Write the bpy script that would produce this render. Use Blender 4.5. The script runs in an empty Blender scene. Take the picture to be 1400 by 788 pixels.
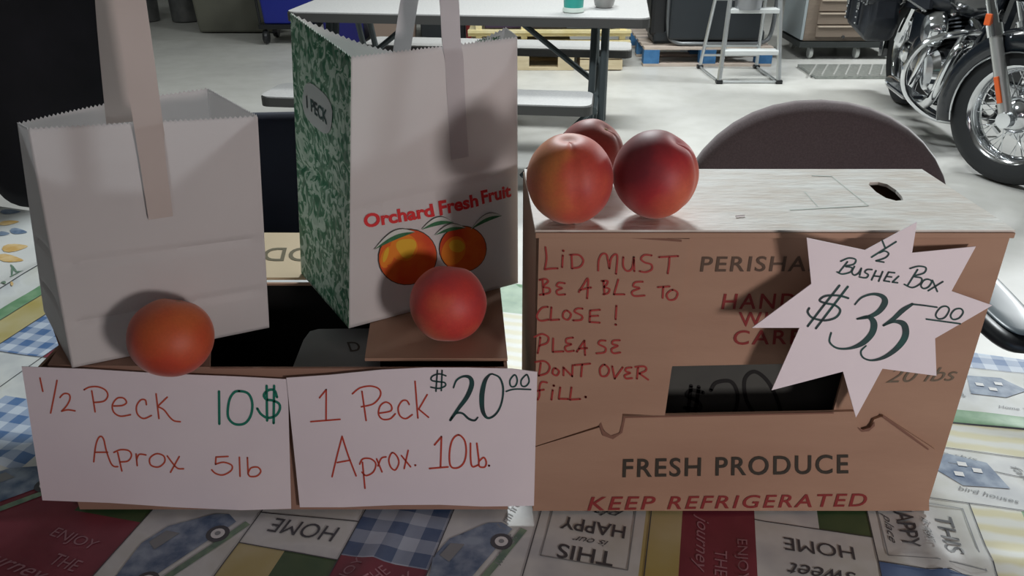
import bpy, bmesh, math, random
from mathutils import Vector, Matrix, noise
C = bpy.context.scene
COL = C.collection
R = math.radians
# ---------------------------------------------------------------- camera, world, lights, exposure
CAM_H, TILT, FPX = 1.30, R(26.8), 1113.0           # eye height, downward tilt, focal length in pixels of a 1400 px wide frame
cd = bpy.data.cameras.new('camera'); cam = bpy.data.objects.new('camera', cd); COL.objects.link(cam)
cd.sensor_width = 36.0; cd.lens = 36.0 * FPX / 1400.0; cd.clip_start = 0.02; cd.clip_end = 60
cam.location = (0, 0, CAM_H); cam.rotation_euler = (math.pi / 2 - TILT, 0, 0)
cd.dof.use_dof = False
C.camera = cam
w = bpy.data.worlds.new('world'); C.world = w; w.use_nodes = True
w.node_tree.nodes['Background'].inputs[0].default_value = (0.80, 0.84, 0.90, 1)
w.node_tree.nodes['Background'].inputs[1].default_value = 0.045
C.view_settings.view_transform = 'Standard'; C.view_settings.look = 'None'
C.view_settings.exposure = 0.08; C.view_settings.gamma = 1.0; C.view_settings.use_curve_mapping = False

def area(name, loc, target, size, sizey, power, col):
    ld = bpy.data.lights.new(name, 'AREA'); ld.shape = 'RECTANGLE'; ld.size = size; ld.size_y = sizey
    ld.energy = power; ld.color = col
    o = bpy.data.objects.new(name, ld); COL.objects.link(o); o.location = loc
    o.rotation_euler = (Vector(target) - Vector(loc)).to_track_quat('-Z', 'Y').to_euler()
    return o
area('shop_lamp_over_bench', (0.05, 2.9, 2.65), (0.05, 2.3, 0), 0.5, 0.3, 70, (0.93, 0.98, 1.0))
area('shop_lamp_centre', (0.8, 5.2, 2.8), (0.8, 5.2, 0), 1.6, 0.4, 75, (0.97, 1.0, 0.98))
area('shop_lamp_right', (4.7, 5.8, 2.8), (3.0, 4.6, 0), 0.9, 0.4, 120, (0.95, 0.99, 1.0))
area('shop_lamp_left', (-3.4, 6.0, 2.8), (-3.4, 6.0, 0), 1.6, 0.4, 12, (0.97, 1.0, 0.96))
area('warm_lamp_behind_seller', (0.85, -0.55, 1.14), (0.0, 0.7, 0.95), 0.20, 0.20, 7.8, (1.0, 0.88, 0.86))
area('soft_fill_over_visitor', (-0.3, -1.4, 2.1), (0.0, 0.7, 0.9), 1.2, 0.6, 1.8, (1.0, 0.86, 0.88))  # added unseen fill that brightens the front of the stall

# ---------------------------------------------------------------- camera rays used to find where a thing stands on its real plane
CT, ST = math.cos(TILT), math.sin(TILT)
def ray(px, py):
    a = (px - 700) / FPX; b = (394 - py) / FPX
    return Vector((a, CT + b * ST, -ST + b * CT))
EYE = Vector((0, 0, CAM_H))
def onz(px, py, z):
    d = ray(px, py); return EYE + d * ((z - CAM_H) / d.z)
def ony(px, py, y):
    d = ray(px, py); return EYE + d * (y / d.y)
def onp(px, py, p0, n):
    d = ray(px, py); n = Vector(n); return EYE + d * ((Vector(p0) - EYE).dot(n) / d.dot(n))

# ---------------------------------------------------------------- materials
MATS = {}
def nodes(name):
    m = bpy.data.materials.new(name); m.use_nodes = True
    nt = m.node_tree; b = nt.nodes['Principled BSDF']; return m, nt, b
def N(nt, t, **kw):
    n = nt.nodes.new(t)
    for k, v in kw.items(): setattr(n, k, v)
    return n
def coords(nt, scale=(1, 1, 1), rot=(0, 0, 0)):
    tc = N(nt, 'ShaderNodeTexCoord'); mp = N(nt, 'ShaderNodeMapping')
    mp.inputs['Scale'].default_value = scale; mp.inputs['Rotation'].default_value = rot
    nt.links.new(tc.outputs['Object'], mp.inputs[0]); return mp.outputs[0]
def ramp(nt, fac, stops):
    r = N(nt, 'ShaderNodeValToRGB'); el = r.color_ramp.elements
    while len(el) < len(stops): el.new(0.5)
    for e, (p, c) in zip(el, stops): e.position = p; e.color = (*c, 1) if len(c) == 3 else c
    nt.links.new(fac, r.inputs[0]); return r.outputs[0]
def mat(name, col, rough=0.6, metal=0.0, col2=None, ns=20.0, bump=0.0, bs=60.0, lo=0.35, hi=0.65, stretch=(1, 1, 1), coat=0.0, sheen=0.0, trans=0.0):
    if name in MATS: return MATS[name]
    m, nt, b = nodes(name)
    b.inputs['Base Color'].default_value = (*col, 1); b.inputs['Roughness'].default_value = rough
    b.inputs['Metallic'].default_value = metal
    if coat: b.inputs['Coat Weight'].default_value = coat
    if sheen: b.inputs['Sheen Weight'].default_value = sheen
    if trans: b.inputs['Transmission Weight'].default_value = trans
    if col2:
        v = coords(nt, stretch); n = N(nt, 'ShaderNodeTexNoise'); n.inputs['Scale'].default_value = ns; n.inputs['Detail'].default_value = 5
        nt.links.new(v, n.inputs['Vector'])
        nt.links.new(ramp(nt, n.outputs['Fac'], [(lo, col), (hi, col2)]), b.inputs['Base Color'])
    if bump:
        v = coords(nt, stretch); n = N(nt, 'ShaderNodeTexNoise'); n.inputs['Scale'].default_value = bs; n.inputs['Detail'].default_value = 4
        nt.links.new(v, n.inputs['Vector'])
        bp = N(nt, 'ShaderNodeBump'); bp.inputs['Strength'].default_value = bump; bp.inputs['Distance'].default_value = 0.004
        nt.links.new(n.outputs['Fac'], bp.inputs['Height']); nt.links.new(bp.outputs[0], b.inputs['Normal'])
    MATS[name] = m; return m

def gingham(name, base, dark, size):
    m, nt, b = nodes(name); v = coords(nt)
    sx = N(nt, 'ShaderNodeSeparateXYZ'); nt.links.new(v, sx.inputs[0])
    outs = []
    for k in (0, 1):
        a = N(nt, 'ShaderNodeMath', operation='MULTIPLY'); a.inputs[1].default_value = 1.0 / size; nt.links.new(sx.outputs[k], a.inputs[0])
        f = N(nt, 'ShaderNodeMath', operation='FRACT'); nt.links.new(a.outputs[0], f.inputs[0])
        g = N(nt, 'ShaderNodeMath', operation='GREATER_THAN'); g.inputs[1].default_value = 0.5; nt.links.new(f.outputs[0], g.inputs[0])
        outs.append(g.outputs[0])
    s = N(nt, 'ShaderNodeMath', operation='ADD'); nt.links.new(outs[0], s.inputs[0]); nt.links.new(outs[1], s.inputs[1])
    n = N(nt, 'ShaderNodeTexNoise'); n.inputs['Scale'].default_value = 60; nt.links.new(v, n.inputs['Vector'])
    ml = N(nt, 'ShaderNodeMath', operation='MULTIPLY_ADD'); ml.inputs[1].default_value = 0.42; nt.links.new(s.outputs[0], ml.inputs[0])
    n2 = N(nt, 'ShaderNodeMath', operation='MULTIPLY'); n2.inputs[1].default_value = 0.2; nt.links.new(n.outputs['Fac'], n2.inputs[0])
    nt.links.new(n2.outputs[0], ml.inputs[2])
    nt.links.new(ramp(nt, ml.outputs[0], [(0.05, base), (1.0, dark)]), b.inputs['Base Color'])
    b.inputs['Roughness'].default_value = 0.42; return m
def stripes(name, c1, c2, size, axis=0, soft=0.2, rough=0.42):
    m, nt, b = nodes(name); v = coords(nt)
    wv = N(nt, 'ShaderNodeTexWave', bands_direction='XYZ'[axis]); wv.inputs['Scale'].default_value = 0.314 / size
    wv.inputs['Distortion'].default_value = 1.2; wv.inputs['Detail'].default_value = 2; wv.inputs['Detail Scale'].default_value = 3
    nt.links.new(v, wv.inputs['Vector'])
    nt.links.new(ramp(nt, wv.outputs['Fac'], [(0.5 - soft, c1), (0.5 + soft, c2)]), b.inputs['Base Color'])
    b.inputs['Roughness'].default_value = rough; return m
def watercolour(name, cols, scale, rough=0.42):
    m, nt, b = nodes(name); v = coords(nt)
    n = N(nt, 'ShaderNodeTexNoise'); n.inputs['Scale'].default_value = scale; n.inputs['Detail'].default_value = 3
    nt.links.new(v, n.inputs['Vector'])
    k = len(cols); nt.links.new(ramp(nt, n.outputs['Fac'], [(0.3 + 0.4 * i / (k - 1), c) for i, c in enumerate(cols)]), b.inputs['Base Color'])
    b.inputs['Roughness'].default_value = rough; return m

PAPER = mat('white_kraft_paper', (0.72, 0.70, 0.69), 0.75, col2=(0.78, 0.76, 0.75), ns=6, bump=0.12, bs=25)
STRAP = mat('paper_handle', (0.60, 0.53, 0.49), 0.75, col2=(0.64, 0.57, 0.53), ns=12)
STRAPB = mat('cool_paper_handle', (0.60, 0.59, 0.61), 0.7, col2=(0.64, 0.63, 0.65), ns=12)
def let_light_through(m, k):
    nt = m.node_tree; b = nt.nodes['Principled BSDF']; t = nt.nodes.new('ShaderNodeBsdfTranslucent'); t.inputs[0].default_value = (.85, .85, .86, 1)
    mx = nt.nodes.new('ShaderNodeMixShader'); mx.inputs[0].default_value = k
    nt.links.new(b.outputs[0], mx.inputs[1]); nt.links.new(t.outputs[0], mx.inputs[2]); nt.links.new(mx.outputs[0], nt.nodes['Material Output'].inputs[0])
let_light_through(PAPER, .32); let_light_through(STRAP, .2); let_light_through(STRAPB, .25)
CARD = mat('card_paper', (0.76, 0.70, 0.75), 0.7, col2=(0.80, 0.74, 0.78), ns=8, bump=0.05, bs=15)
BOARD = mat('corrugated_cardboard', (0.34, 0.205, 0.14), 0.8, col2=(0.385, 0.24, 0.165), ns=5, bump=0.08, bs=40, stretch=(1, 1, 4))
BOARDTOP = mat('lit_cardboard_top', (0.64, 0.59, 0.52), 0.6, col2=(0.76, 0.77, 0.73), ns=22, bump=0.3, bs=60, stretch=(1, 3, 1))  # same cardboard painted paler where light falls on the top; mottling is real
BOARDTAN = mat('lit_tan_cardboard_flap', (0.50, 0.40, 0.26), 0.8, col2=(0.54, 0.44, 0.29), ns=9)  # flap painted lighter than its box for the light from above
GAPSHADE = mat('gap_shade_brown', (0.20, 0.10, 0.07), 0.9)  # dark brown for the shade in gaps between the panels
SHADEBLK = mat('black_interior_shade', (0.004, 0.004, 0.004), 0.5)  # near-black colour for the deep shade inside the open box
INKRED = mat('red_marker', (0.50, 0.06, 0.035), 0.6)
INKRED2 = mat('dark_red_marker', (0.33, 0.035, 0.03), 0.6)
INKORANGE = mat('rust_marker', (0.52, 0.085, 0.045), 0.6)
INKGREEN = mat('teal_marker', (0.01, 0.19, 0.13), 0.6)
INKDARK = mat('dark_green_marker', (0.016, 0.035, 0.04), 0.6, col2=(0.01, 0.07, 0.065), ns=60)
PRINTK = mat('faded_black_print', (0.10, 0.065, 0.045), 0.8)
PRINTK2 = mat('strong_black_print', (0.035, 0.03, 0.022), 0.8)
PRINTR = mat('dark_red_print', (0.23, 0.025, 0.025), 0.8)

# ---------------------------------------------------------------- mesh helpers
class MB:
    def __init__(s): s.v = []; s.f = []; s.mi = []
    def add(s, vs, fs, mi=0):
        k = len(s.v); s.v += [Vector(p) for p in vs]; s.f += [tuple(i + k for i in f) for f in fs]; s.mi += [mi] * len(fs); return s
    def box(s, c, d, rot=None, mi=0):
        c = Vector(c); x, y, z = d[0] / 2, d[1] / 2, d[2] / 2
        vs = [Vector((a * x, b * y, e * z)) for a in (-1, 1) for b in (-1, 1) for e in (-1, 1)]
        if rot: vs = [rot @ q for q in vs]
        return s.add([q + c for q in vs], [(0, 1, 3, 2), (4, 6, 7, 5), (0, 4, 5, 1), (2, 3, 7, 6), (0, 2, 6, 4), (1, 5, 7, 3)], mi)
    def tube(s, pts, r, n=8, closed=False, mi=0, flat=None):
        pts = [Vector(p) for p in pts]; m = len(pts); rr = r if isinstance(r, (list, tuple)) else [r] * m
        vs = []; up = None
        for i, p in enumerate(pts):
            if closed: t = (pts[(i + 1) % m] - pts[i - 1])
            else: t = pts[min(i + 1, m - 1)] - pts[max(i - 1, 0)]
            t.normalize()
            if up is None:
                up = Vector((0, 0, 1)) if abs(t.z) < 0.9 else Vector((1, 0, 0))
            a = (up - t * up.dot(t)).normalized(); up = a; b = t.cross(a)
            for k in range(n):
                q = 2 * math.pi * k / n
                vs.append(p + (a * math.cos(q) * (flat or 1) + b * math.sin(q)) * rr[i])
        fs = []
        for i in range(m if closed else m - 1):
            j = (i + 1) % m
            for k in range(n): fs.append((i * n + k, i * n + (k + 1) % n, j * n + (k + 1) % n, j * n + k))
        if not closed: fs += [tuple(range(n))[::-1], tuple(range((m - 1) * n, m * n))]
        return s.add(vs, fs, mi)
    def lathe(s, prof, c=(0, 0, 0), axis='Z', n=24, mi=0, mtx=None):
        vs = []; m = len(prof); c = Vector(c)
        for (r, h) in prof:
            for k in range(n):
                a = 2 * math.pi * k / n; q = (r * math.cos(a), r * math.sin(a), h)
                if axis == 'Y': q = (q[0], q[2], q[1])
                elif axis == 'X': q = (q[2], q[0], q[1])
                q = Vector(q)
                if mtx: q = mtx @ q
                vs.append(q + c)
        fs = [(i * n + k, i * n + (k + 1) % n, (i + 1) * n + (k + 1) % n, (i + 1) * n + k) for i in range(m - 1) for k in range(n)]
        fs += [tuple(range(n))[::-1], tuple(range((m - 1) * n, m * n))]
        return s.add(vs, fs, mi)
    def ball(s, c, rad, n=16, mi=0):
        c = Vector(c); rad = (rad,) * 3 if not isinstance(rad, (tuple, list)) else rad
        m = n // 2; vs = [c + Vector((0, 0, rad[2]))]
        for i in range(1, m):
            th = math.pi * i / m
            for k in range(n):
                a = 2 * math.pi * k / n; vs.append(c + Vector((math.sin(th) * math.cos(a) * rad[0], math.sin(th) * math.sin(a) * rad[1], math.cos(th) * rad[2])))
        vs.append(c - Vector((0, 0, rad[2]))); L = len(vs) - 1
        fs = [(0, 1 + k, 1 + (k + 1) % n) for k in range(n)]
        for i in range(m - 2):
            for k in range(n): fs.append((1 + i * n + k, 1 + (i + 1) * n + k, 1 + (i + 1) * n + (k + 1) % n, 1 + i * n + (k + 1) % n))
        fs += [(L, 1 + (m - 2) * n + (k + 1) % n, 1 + (m - 2) * n + k) for k in range(n)]
        return s.add(vs, fs, mi)
    def slab(s, loops, off, mi=0):
        """flat polygon (outer loop, then holes) extruded by the vector off"""
        bm = bmesh.new(); off = Vector(off)
        for lp in loops:
            vs = [bm.verts.new(p) for p in lp]
            for i in range(len(vs)): bm.edges.new((vs[i], vs[(i + 1) % len(vs)]))
        bmesh.ops.triangle_fill(bm, edges=bm.edges[:], use_beauty=True, normal=off.normalized())
        r = bmesh.ops.extrude_face_region(bm, geom=bm.faces[:] )
        for g in r['geom']:
            if isinstance(g, bmesh.types.BMVert): g.co += off
        bmesh.ops.recalc_face_normals(bm, faces=bm.faces[:])
        bm.verts.index_update()
        s.add([q.co.copy() for q in bm.verts], [tuple(q.index for q in f.verts) for f in bm.faces], mi); bm.free(); return s

MTX = {}
def chain(o):
    m = Matrix.Identity(4)
    while o is not None: m = MTX[o.name] @ m; o = o.parent
    return m
def build(name, mb, mats, parent=None, world=True, smooth=False, bevel=0.0, solid=0.0, subd=0, sharp=35):
    me = bpy.data.meshes.new(name)
    vs = mb.v
    if parent is not None and world:
        inv = chain(parent).inverted(); vs = [inv @ v for v in vs]
    me.from_pydata([tuple(v) for v in vs], [], mb.f)
    bm = bmesh.new(); bm.from_mesh(me)
    for f, mi in zip(bm.faces, mb.mi): f.material_index = mi; f.smooth = smooth
    bmesh.ops.recalc_face_normals(bm, faces=bm.faces[:]) if not getattr(mb, 'keep', False) else None
    bm.to_mesh(me); bm.free()
    for m in (mats if isinstance(mats, (list, tuple)) else [mats]): me.materials.append(m)
    o = bpy.data.objects.new(name, me); COL.objects.link(o); MTX[o.name] = Matrix.Identity(4)
    if parent is not None: o.parent = parent
    if solid:
        md = o.modifiers.new('s', 'SOLIDIFY'); md.thickness = solid; md.offset = 0
    if bevel:
        md = o.modifiers.new('b', 'BEVEL'); md.width = bevel; md.segments = 2; md.limit_method = 'ANGLE'; md.angle_limit = R(40)
    if subd:
        md = o.modifiers.new('u', 'SUBSURF'); md.levels = subd; md.render_levels = subd
    if smooth and not subd and hasattr(me, 'set_sharp_from_angle'): me.set_sharp_from_angle(angle=R(sharp))
    return o
def thing(name, label, cat, loc=(0, 0, 0), rz=0, group=None):
    o = bpy.data.objects.new(name, None); COL.objects.link(o); o.location = loc; o.rotation_euler = (0, 0, rz); o.empty_display_size = 0.05
    MTX[o.name] = Matrix.Translation(Vector(loc)) @ Matrix.Rotation(rz, 4, 'Z')
    return tag(o, label, cat, group)
def tag(o, label, cat, group=None):
    o['label'] = label; o['category'] = cat
    if group: o['group'] = group
    return o
def struct(o): o['kind'] = 'structure'; return o
def copy_tree(o, parent=None):
    c = o.copy(); COL.objects.link(c); MTX[c.name] = MTX[o.name]
    if parent: c.parent = parent
    for ch in list(o.children): copy_tree(ch, c)
    return c

# flat print and handwriting ------------------------------------------------
def smooth_path(pts, k=6, closed=False):
    if len(pts) < 3: return pts
    n = len(pts); out = []
    g = lambda i: pts[i % n] if closed else pts[max(0, min(n - 1, i))]
    for i in range(n if closed else n - 1):
        p0, p1, p2, p3 = g(i - 1), g(i), g(i + 1), g(i + 2)
        for j in range(k):
            t = j / k
            out.append(tuple(0.5 * (2 * b + (c - a) * t + (2 * a - 5 * b + 4 * c - d) * t * t + (-a + 3 * b - 3 * c + d) * t ** 3) for a, b, c, d in zip(p0, p1, p2, p3)))
    out.append(pts[0] if closed else pts[-1]); return out
def ribbon(pts, wd):
    """pts [(x,y) or (x,y,w)] -> 2D quads with round ends"""
    P = [(p[0], p[1], p[2] if len(p) > 2 else wd) for p in pts]; vs = []; fs = []
    for i, (x, y, ww) in enumerate(P):
        a = P[max(i - 1, 0)]; b = P[min(i + 1, len(P) - 1)]
        dx, dy = b[0] - a[0], b[1] - a[1]; l = math.hypot(dx, dy) or 1
        nx, ny = -dy / l * ww / 2, dx / l * ww / 2
        vs += [(x + nx, y + ny), (x - nx, y - ny)]
        if i: k = 2 * i; fs.append((k - 2, k - 1, k + 1, k))
    for (x, y, ww) in (P[0], P[-1]):
        k = len(vs); vs += [(x + math.cos(q * math.pi / 4) * ww / 2, y + math.sin(q * math.pi / 4) * ww / 2) for q in range(8)]
        fs.append(tuple(range(k, k + 8)))
    return vs, fs
def strokes(name, lines, wd, to3d, m, parent, crop=(0, 0, 1)):
    """lines: (kind, pts): 's' straight, 'c' curve, 'o' closed curve, '.' dot"""
    ox, oy, sc = crop
    bb = [(min(p[0] for p in q) - 11, max(p[0] for p in q) + 11, min(p[1] for p in q) - 9, max(p[1] for p in q) + 9) for _, q in lines]
    gid = list(range(len(lines))); mb = {}
    for i in range(len(lines)):
        for j in range(i):
            a, b_ = bb[i], bb[j]
            if a[0] < b_[1] and b_[0] < a[1] and a[2] < b_[3] and b_[2] < a[3]:
                gi, gj = gid[i], gid[j]; gid = [gj if g == gi else g for g in gid]
    for li_, (kind, pts) in enumerate(lines):
        m_ = mb.setdefault(gid[li_], MB()); m_.keep = True
        if kind == '.': pts = [pts[0], (pts[0][0] + 1, pts[0][1])]; ww = wd * 1.3
        else: ww = wd
        if kind == 'c': pts = smooth_path(pts)
        if kind == 'o': pts = smooth_path(pts, closed=True)
        pts = [tuple(p) + ((ww,) if len(p) == 2 else ()) for p in pts]
        if kind == 's' and len(pts) > 2:
            segs = [pts[i:i + 2] for i in range(len(pts) - 1)]
        else: segs = [pts]
        for sg in segs:
            vs, fs = ribbon(sg, ww); m_.add([to3d(x / sc + ox, y / sc + oy) for x, y in vs], fs)
    for q in mb.values(): build(name, q, m, parent)
_tc = {}
def text2d(s, bold=0.0, shear=0.0, spacing=1.0):
    key = (s, bold, shear, spacing)
    if key in _tc: return _tc[key]
    cu = bpy.data.curves.new('t', 'FONT'); cu.body = s; cu.offset = bold; cu.shear = shear; cu.space_character = spacing; cu.resolution_u = 4
    o = bpy.data.objects.new('t', cu); COL.objects.link(o)
    dg = bpy.context.evaluated_depsgraph_get(); e = o.evaluated_get(dg); me = e.to_mesh()
    vs = [(v.co.x, v.co.y) for v in me.vertices]; fs = [tuple(p.vertices) for p in me.polygons]; e.to_mesh_clear()
    bpy.data.objects.remove(o); bpy.data.curves.remove(cu)
    x0 = min(v[0] for v in vs); x1 = max(v[0] for v in vs); y0 = min(v[1] for v in vs); y1 = max(v[1] for v in vs)
    vs = [((v[0] - x0) / (x1 - x0), (v[1] - y0) / (y1 - y0)) for v in vs]
    _tc[key] = (vs, fs, (x1 - x0) / (y1 - y0)); return _tc[key]
def text_quad(mb, s, q, to3d, bold=0.0, shear=0.0, spacing=1.0, mi=0):
    """q = bottom-left, bottom-right, top-right, top-left in the picture frame"""
    vs, fs, _ = text2d(s, bold, shear, spacing); out = []
    for u, v in vs:
        x = (q[0][0] * (1 - u) + q[1][0] * u) * (1 - v) + (q[3][0] * (1 - u) + q[2][0] * u) * v
        y = (q[0][1] * (1 - u) + q[1][1] * u) * (1 - v) + (q[3][1] * (1 - u) + q[2][1] * u) * v
        out.append(to3d(x, y))
    mb.keep = True; return mb.add(out, fs, mi)
def blob(to3d, cx, cy, rx, ry, rot=0, n=28, f=None):
    out = []
    for k in range(n):
        a = 2 * math.pi * k / n; s = f(a) if f else 1
        x, y = rx * math.cos(a) * s, ry * math.sin(a) * s
        out.append(to3d(cx + x * math.cos(rot) - y * math.sin(rot), cy + x * math.sin(rot) + y * math.cos(rot)))
    return out

# ================================================================ THE ROOM
TZ = 0.74                                                      # height of the stall table
m, nt, b = nodes('concrete_floor'); v = coords(nt)
n1 = N(nt, 'ShaderNodeTexNoise'); n1.inputs['Scale'].default_value = 1.3; n1.inputs['Detail'].default_value = 6; nt.links.new(v, n1.inputs['Vector'])
n2 = N(nt, 'ShaderNodeTexNoise'); n2.inputs['Scale'].default_value = 9; n2.inputs['Detail'].default_value = 8; nt.links.new(v, n2.inputs['Vector'])
mx = N(nt, 'ShaderNodeMix', data_type='RGBA', blend_type='MULTIPLY'); mx.inputs[0].default_value = 0.5
nt.links.new(ramp(nt, n1.outputs['Fac'], [(0.3, (0.52, 0.52, 0.50)), (0.7, (0.64, 0.64, 0.61))]), mx.inputs[6])
nt.links.new(ramp(nt, n2.outputs['Fac'], [(0.35, (0.85, 0.85, 0.83)), (0.6, (1, 1, 1))]), mx.inputs[7])
nt.links.new(mx.outputs[2], b.inputs['Base Color']); b.inputs['Roughness'].default_value = 0.42
FLOORM = m
WALLM = mat('painted_block_wall', (0.26, 0.27, 0.25), 0.8, col2=(0.30, 0.31, 0.29), ns=3)
CEILM = mat('ceiling_board', (0.25, 0.25, 0.24), 0.8, col2=(0.29, 0.29, 0.28), ns=3)
struct(build('floor', MB().box((0.5, 4.0, -0.05), (11.4, 12.6, 0.1)), FLOORM))
struct(build('wall_back', MB().box((0.5, 10.35, 1.5), (11.4, 0.1, 3.0)), WALLM))
struct(build('wall_left', MB().box((-5.25, 4.0, 1.5), (0.1, 12.6, 3.0)), WALLM))
struct(build('wall_right', MB().box((6.25, 4.0, 1.5), (0.1, 12.6, 3.0)), WALLM))
struct(build('ceiling', MB().box((0.5, 4.0, 3.05), (11.6, 12.8, 0.1)), CEILM))

# ================================================================ STALL TABLE AND CLOTH
YAWC = R(13.0)                                                 # the printed cloth lies turned against the camera
bl_, br_ = Vector((-0.973, 1.451, TZ)), Vector((0.619, 0.915, TZ))
ed = (br_ - bl_).normalized(); pn = Vector((-ed.y, ed.x, 0))    # along the back edge, away from the camera
tb = thing('folding_table', 'grey plastic folding table hidden under the printed cloth', 'table', (0.0, 0.72, 0))
def tpt(a, d, z): p = Vector((0.15, 1.073, 0)) + ed * a - pn * d; return Vector((p.x, p.y, z))
tm = MB().slab([[tpt(-1.3, 0.012, TZ - .035), tpt(0.9, 0.012, TZ - .035), tpt(0.9, 0.88, TZ - .035), tpt(-1.3, 0.88, TZ - .035)]], (0, 0, 0.032))
build('tabletop', tm, mat('grey_table_plastic', (0.55, 0.55, 0.54), 0.5), tb)
for a in (-1.1, 0.7):
    for d in (0.15, 0.72):
        build('leg', MB().tube([tpt(a, d, 0.0), tpt(a, d, TZ - .036)], 0.014), mat('grey_steel_tube', (0.18, 0.19, 0.20), 0.35, 0.6), tb)

def hgt(u, v):
    h = 0.0012 * noise.noise(Vector((u * 9, v * 9, 3.1))) + 0.0006 * noise.noise(Vector((u * 26, v * 26, 7)))
    for (u0, v0, ang, ln, wd, am) in ((-0.255, 0.47, 80, 0.10, .010, .006), (0.075, 0.50, 84, 0.14, .008, .004), (0.262, 0.60, 100, 0.12, .010, .006),
                                      (-0.99, 1.0, 88, 0.30, .02, .012), (0.42, 0.66, 12, 0.2, .010, .005), (0.40, 0.86, 176, 0.15, .008, .004), (-0.72, 0.50, 60, .2, .012, .006)):
        c, s = math.cos(R(ang)), math.sin(R(ang)); du, dv = u - u0, v - v0
        a, q = du * c + dv * s, -du * s + dv * c
        h += am * math.exp(-(q / wd) ** 2 - (a / ln) ** 2 * 1.5)
    return h + 0.0012
WHITE = (0.70, 0.73, 0.72)
K = dict(white=watercolour('cloth_white_print', [(0.44, 0.47, 0.49), (0.60, 0.63, 0.62), (0.50, 0.52, 0.47)], 16),
         ging=gingham('cloth_blue_gingham', (0.42, 0.49, 0.58), (0.045, 0.09, 0.19), 0.033),
         gingb=gingham('cloth_big_blue_gingham', (0.56, 0.64, 0.74), (0.06, 0.15, 0.34), 0.030),
         maroon=watercolour('cloth_maroon_print', [(0.15, 0.022, 0.038), (0.24, 0.045, 0.065)], 14),
         green=watercolour('cloth_green_print', [(0.10, 0.24, 0.12), (0.22, 0.38, 0.22)], 50),
         greend=watercolour('cloth_dark_green_print', [(0.02, 0.07, 0.03), (0.08, 0.13, 0.055)], 12),
         yellow=stripes('cloth_yellow_stripes', (0.58, 0.56, 0.36), (0.62, 0.65, 0.60), 0.022, 1, 0.35),
         yel2=watercolour('cloth_pale_yellow_print', [(0.40, 0.33, 0.10), (0.50, 0.46, 0.27)], 12),
         blue=watercolour('cloth_blue_print', [(0.04, 0.09, 0.22), (0.10, 0.18, 0.36)], 16),
         floral=watercolour('cloth_floral_print', [(0.56, 0.59, 0.58), (0.66, 0.67, 0.65)], 9))
KN = list(K)
PATCH = [(-0.485, -0.38, 0.30, 0.66, 'white'), (-0.66, -0.485, 0.25, 0.505, 'maroon'), (-0.56, -0.485, 0.505, 0.60, 'greend'), (-0.66, -0.56, 0.505, 0.53, 'maroon'),
         (-0.38, -0.28, 0.503, 0.60, 'white'), (-0.38, -0.333, 0.40, 0.503, 'yel2'), (-0.333, -0.28, 0.40, 0.503, 'greend'),
         (-0.28, -0.195, 0.51, 0.60, 'ging'), (-0.28, -0.195, 0.38, 0.51, 'maroon'), (-0.195, -0.111, 0.3, 0.66, 'white'),
         (-0.111, -0.01, 0.42, 0.68, 'white'), (-0.01, 0.025, 0.42, 0.70, 'yel2'), (0.025, 0.094, 0.42, 0.68, 'maroon'),
         (0.094, 0.202, 0.50, 0.643, 'white'), (0.154, 0.202, 0.643, 0.715, 'greend'), (0.094, 0.154, 0.643, 0.715, 'white'),
         (0.202, 0.303, 0.45, 0.612, 'blue'), (0.202, 0.303, 0.612, 0.715, 'white'), (0.303, 0.350, 0.40, 0.714, 'yellow'), (0.350, 0.42, 0.40, 0.714, 'green'),
         (0.094, 0.70, 0.715, 0.806, 'white'), (0.094, 0.80, 0.806, 0.857, 'yellow'), (0.094, 0.85, 0.857, 0.887, 'green'), (0.094, 0.85, 0.887, 0.99, 'white'), (0.094, 0.9, 0.99, 1.2, 'gingb'),
         (-0.78, -0.66, 0.545, 0.66, 'gingb'), (-0.90, -0.66, 0.66, 0.745, 'white'), (-0.93, -0.66, 0.25, 0.545, 'white'), (-0.88, -0.80, 0.745, 1.3, 'gingb'),
         (-0.93, -0.88, 0.745, 0.90, 'yel2'), (-0.955, -0.93, 0.25, 1.3, 'green'), (-1.6, -0.99, 0.2, 1.7, 'floral'), (-0.80, -0.72, 0.745, 1.3, 'maroon'),
         (-0.72, -0.60, 0.745, 1.3, 'white'), (-0.56, 0.0, 0.66, 1.0, 'yellow'), (-0.4, 0.094, 1.0, 1.4, 'green')]
def kind(u, v):
    for a, b2, c, d, k in PATCH:
        if a <= u <= b2 and c <= v <= d: return k
    return 'white'
def breaks(lo, hi, st, extra):
    s = sorted(set([lo, hi] + [e for e in extra if lo < e < hi])); out = []
    for a, b2 in zip(s, s[1:]):
        n = max(1, math.ceil((b2 - a) / st)); out += [a + (b2 - a) * i / n for i in range(n)]
    return out + [hi]
us = breaks(-1.75, 1.0, 0.012, [e for p in PATCH for e in p[:2]]); vs_ = breaks(0.05, 1.75, 0.012, [e for p in PATCH for e in p[2:4]])
cb = MB(); cb.keep = True
cloth_rot = Matrix.Rotation(-YAWC, 4, 'Z')
idx = {}
def inside(u, v):
    p = cloth_rot @ Vector((u, v, 0)); d = (p - Vector((bl_.x, bl_.y, 0))).dot(pn); return -0.9 < d < 0.02
for j, v in enumerate(vs_):
    for i, u in enumerate(us): cb.v.append(Vector((u, v, TZ + hgt(u, v))))
W_ = len(us)
for j in range(len(vs_) - 1):
    for i in range(W_ - 1):
        uc, vc = (us[i] + us[i + 1]) / 2, (vs_[j] + vs_[j + 1]) / 2
        if inside(uc, vc):
            cb.f.append((j * W_ + i, j * W_ + i + 1, (j + 1) * W_ + i + 1, (j + 1) * W_ + i)); cb.mi.append(KN.index(kind(uc, vc)))
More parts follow.
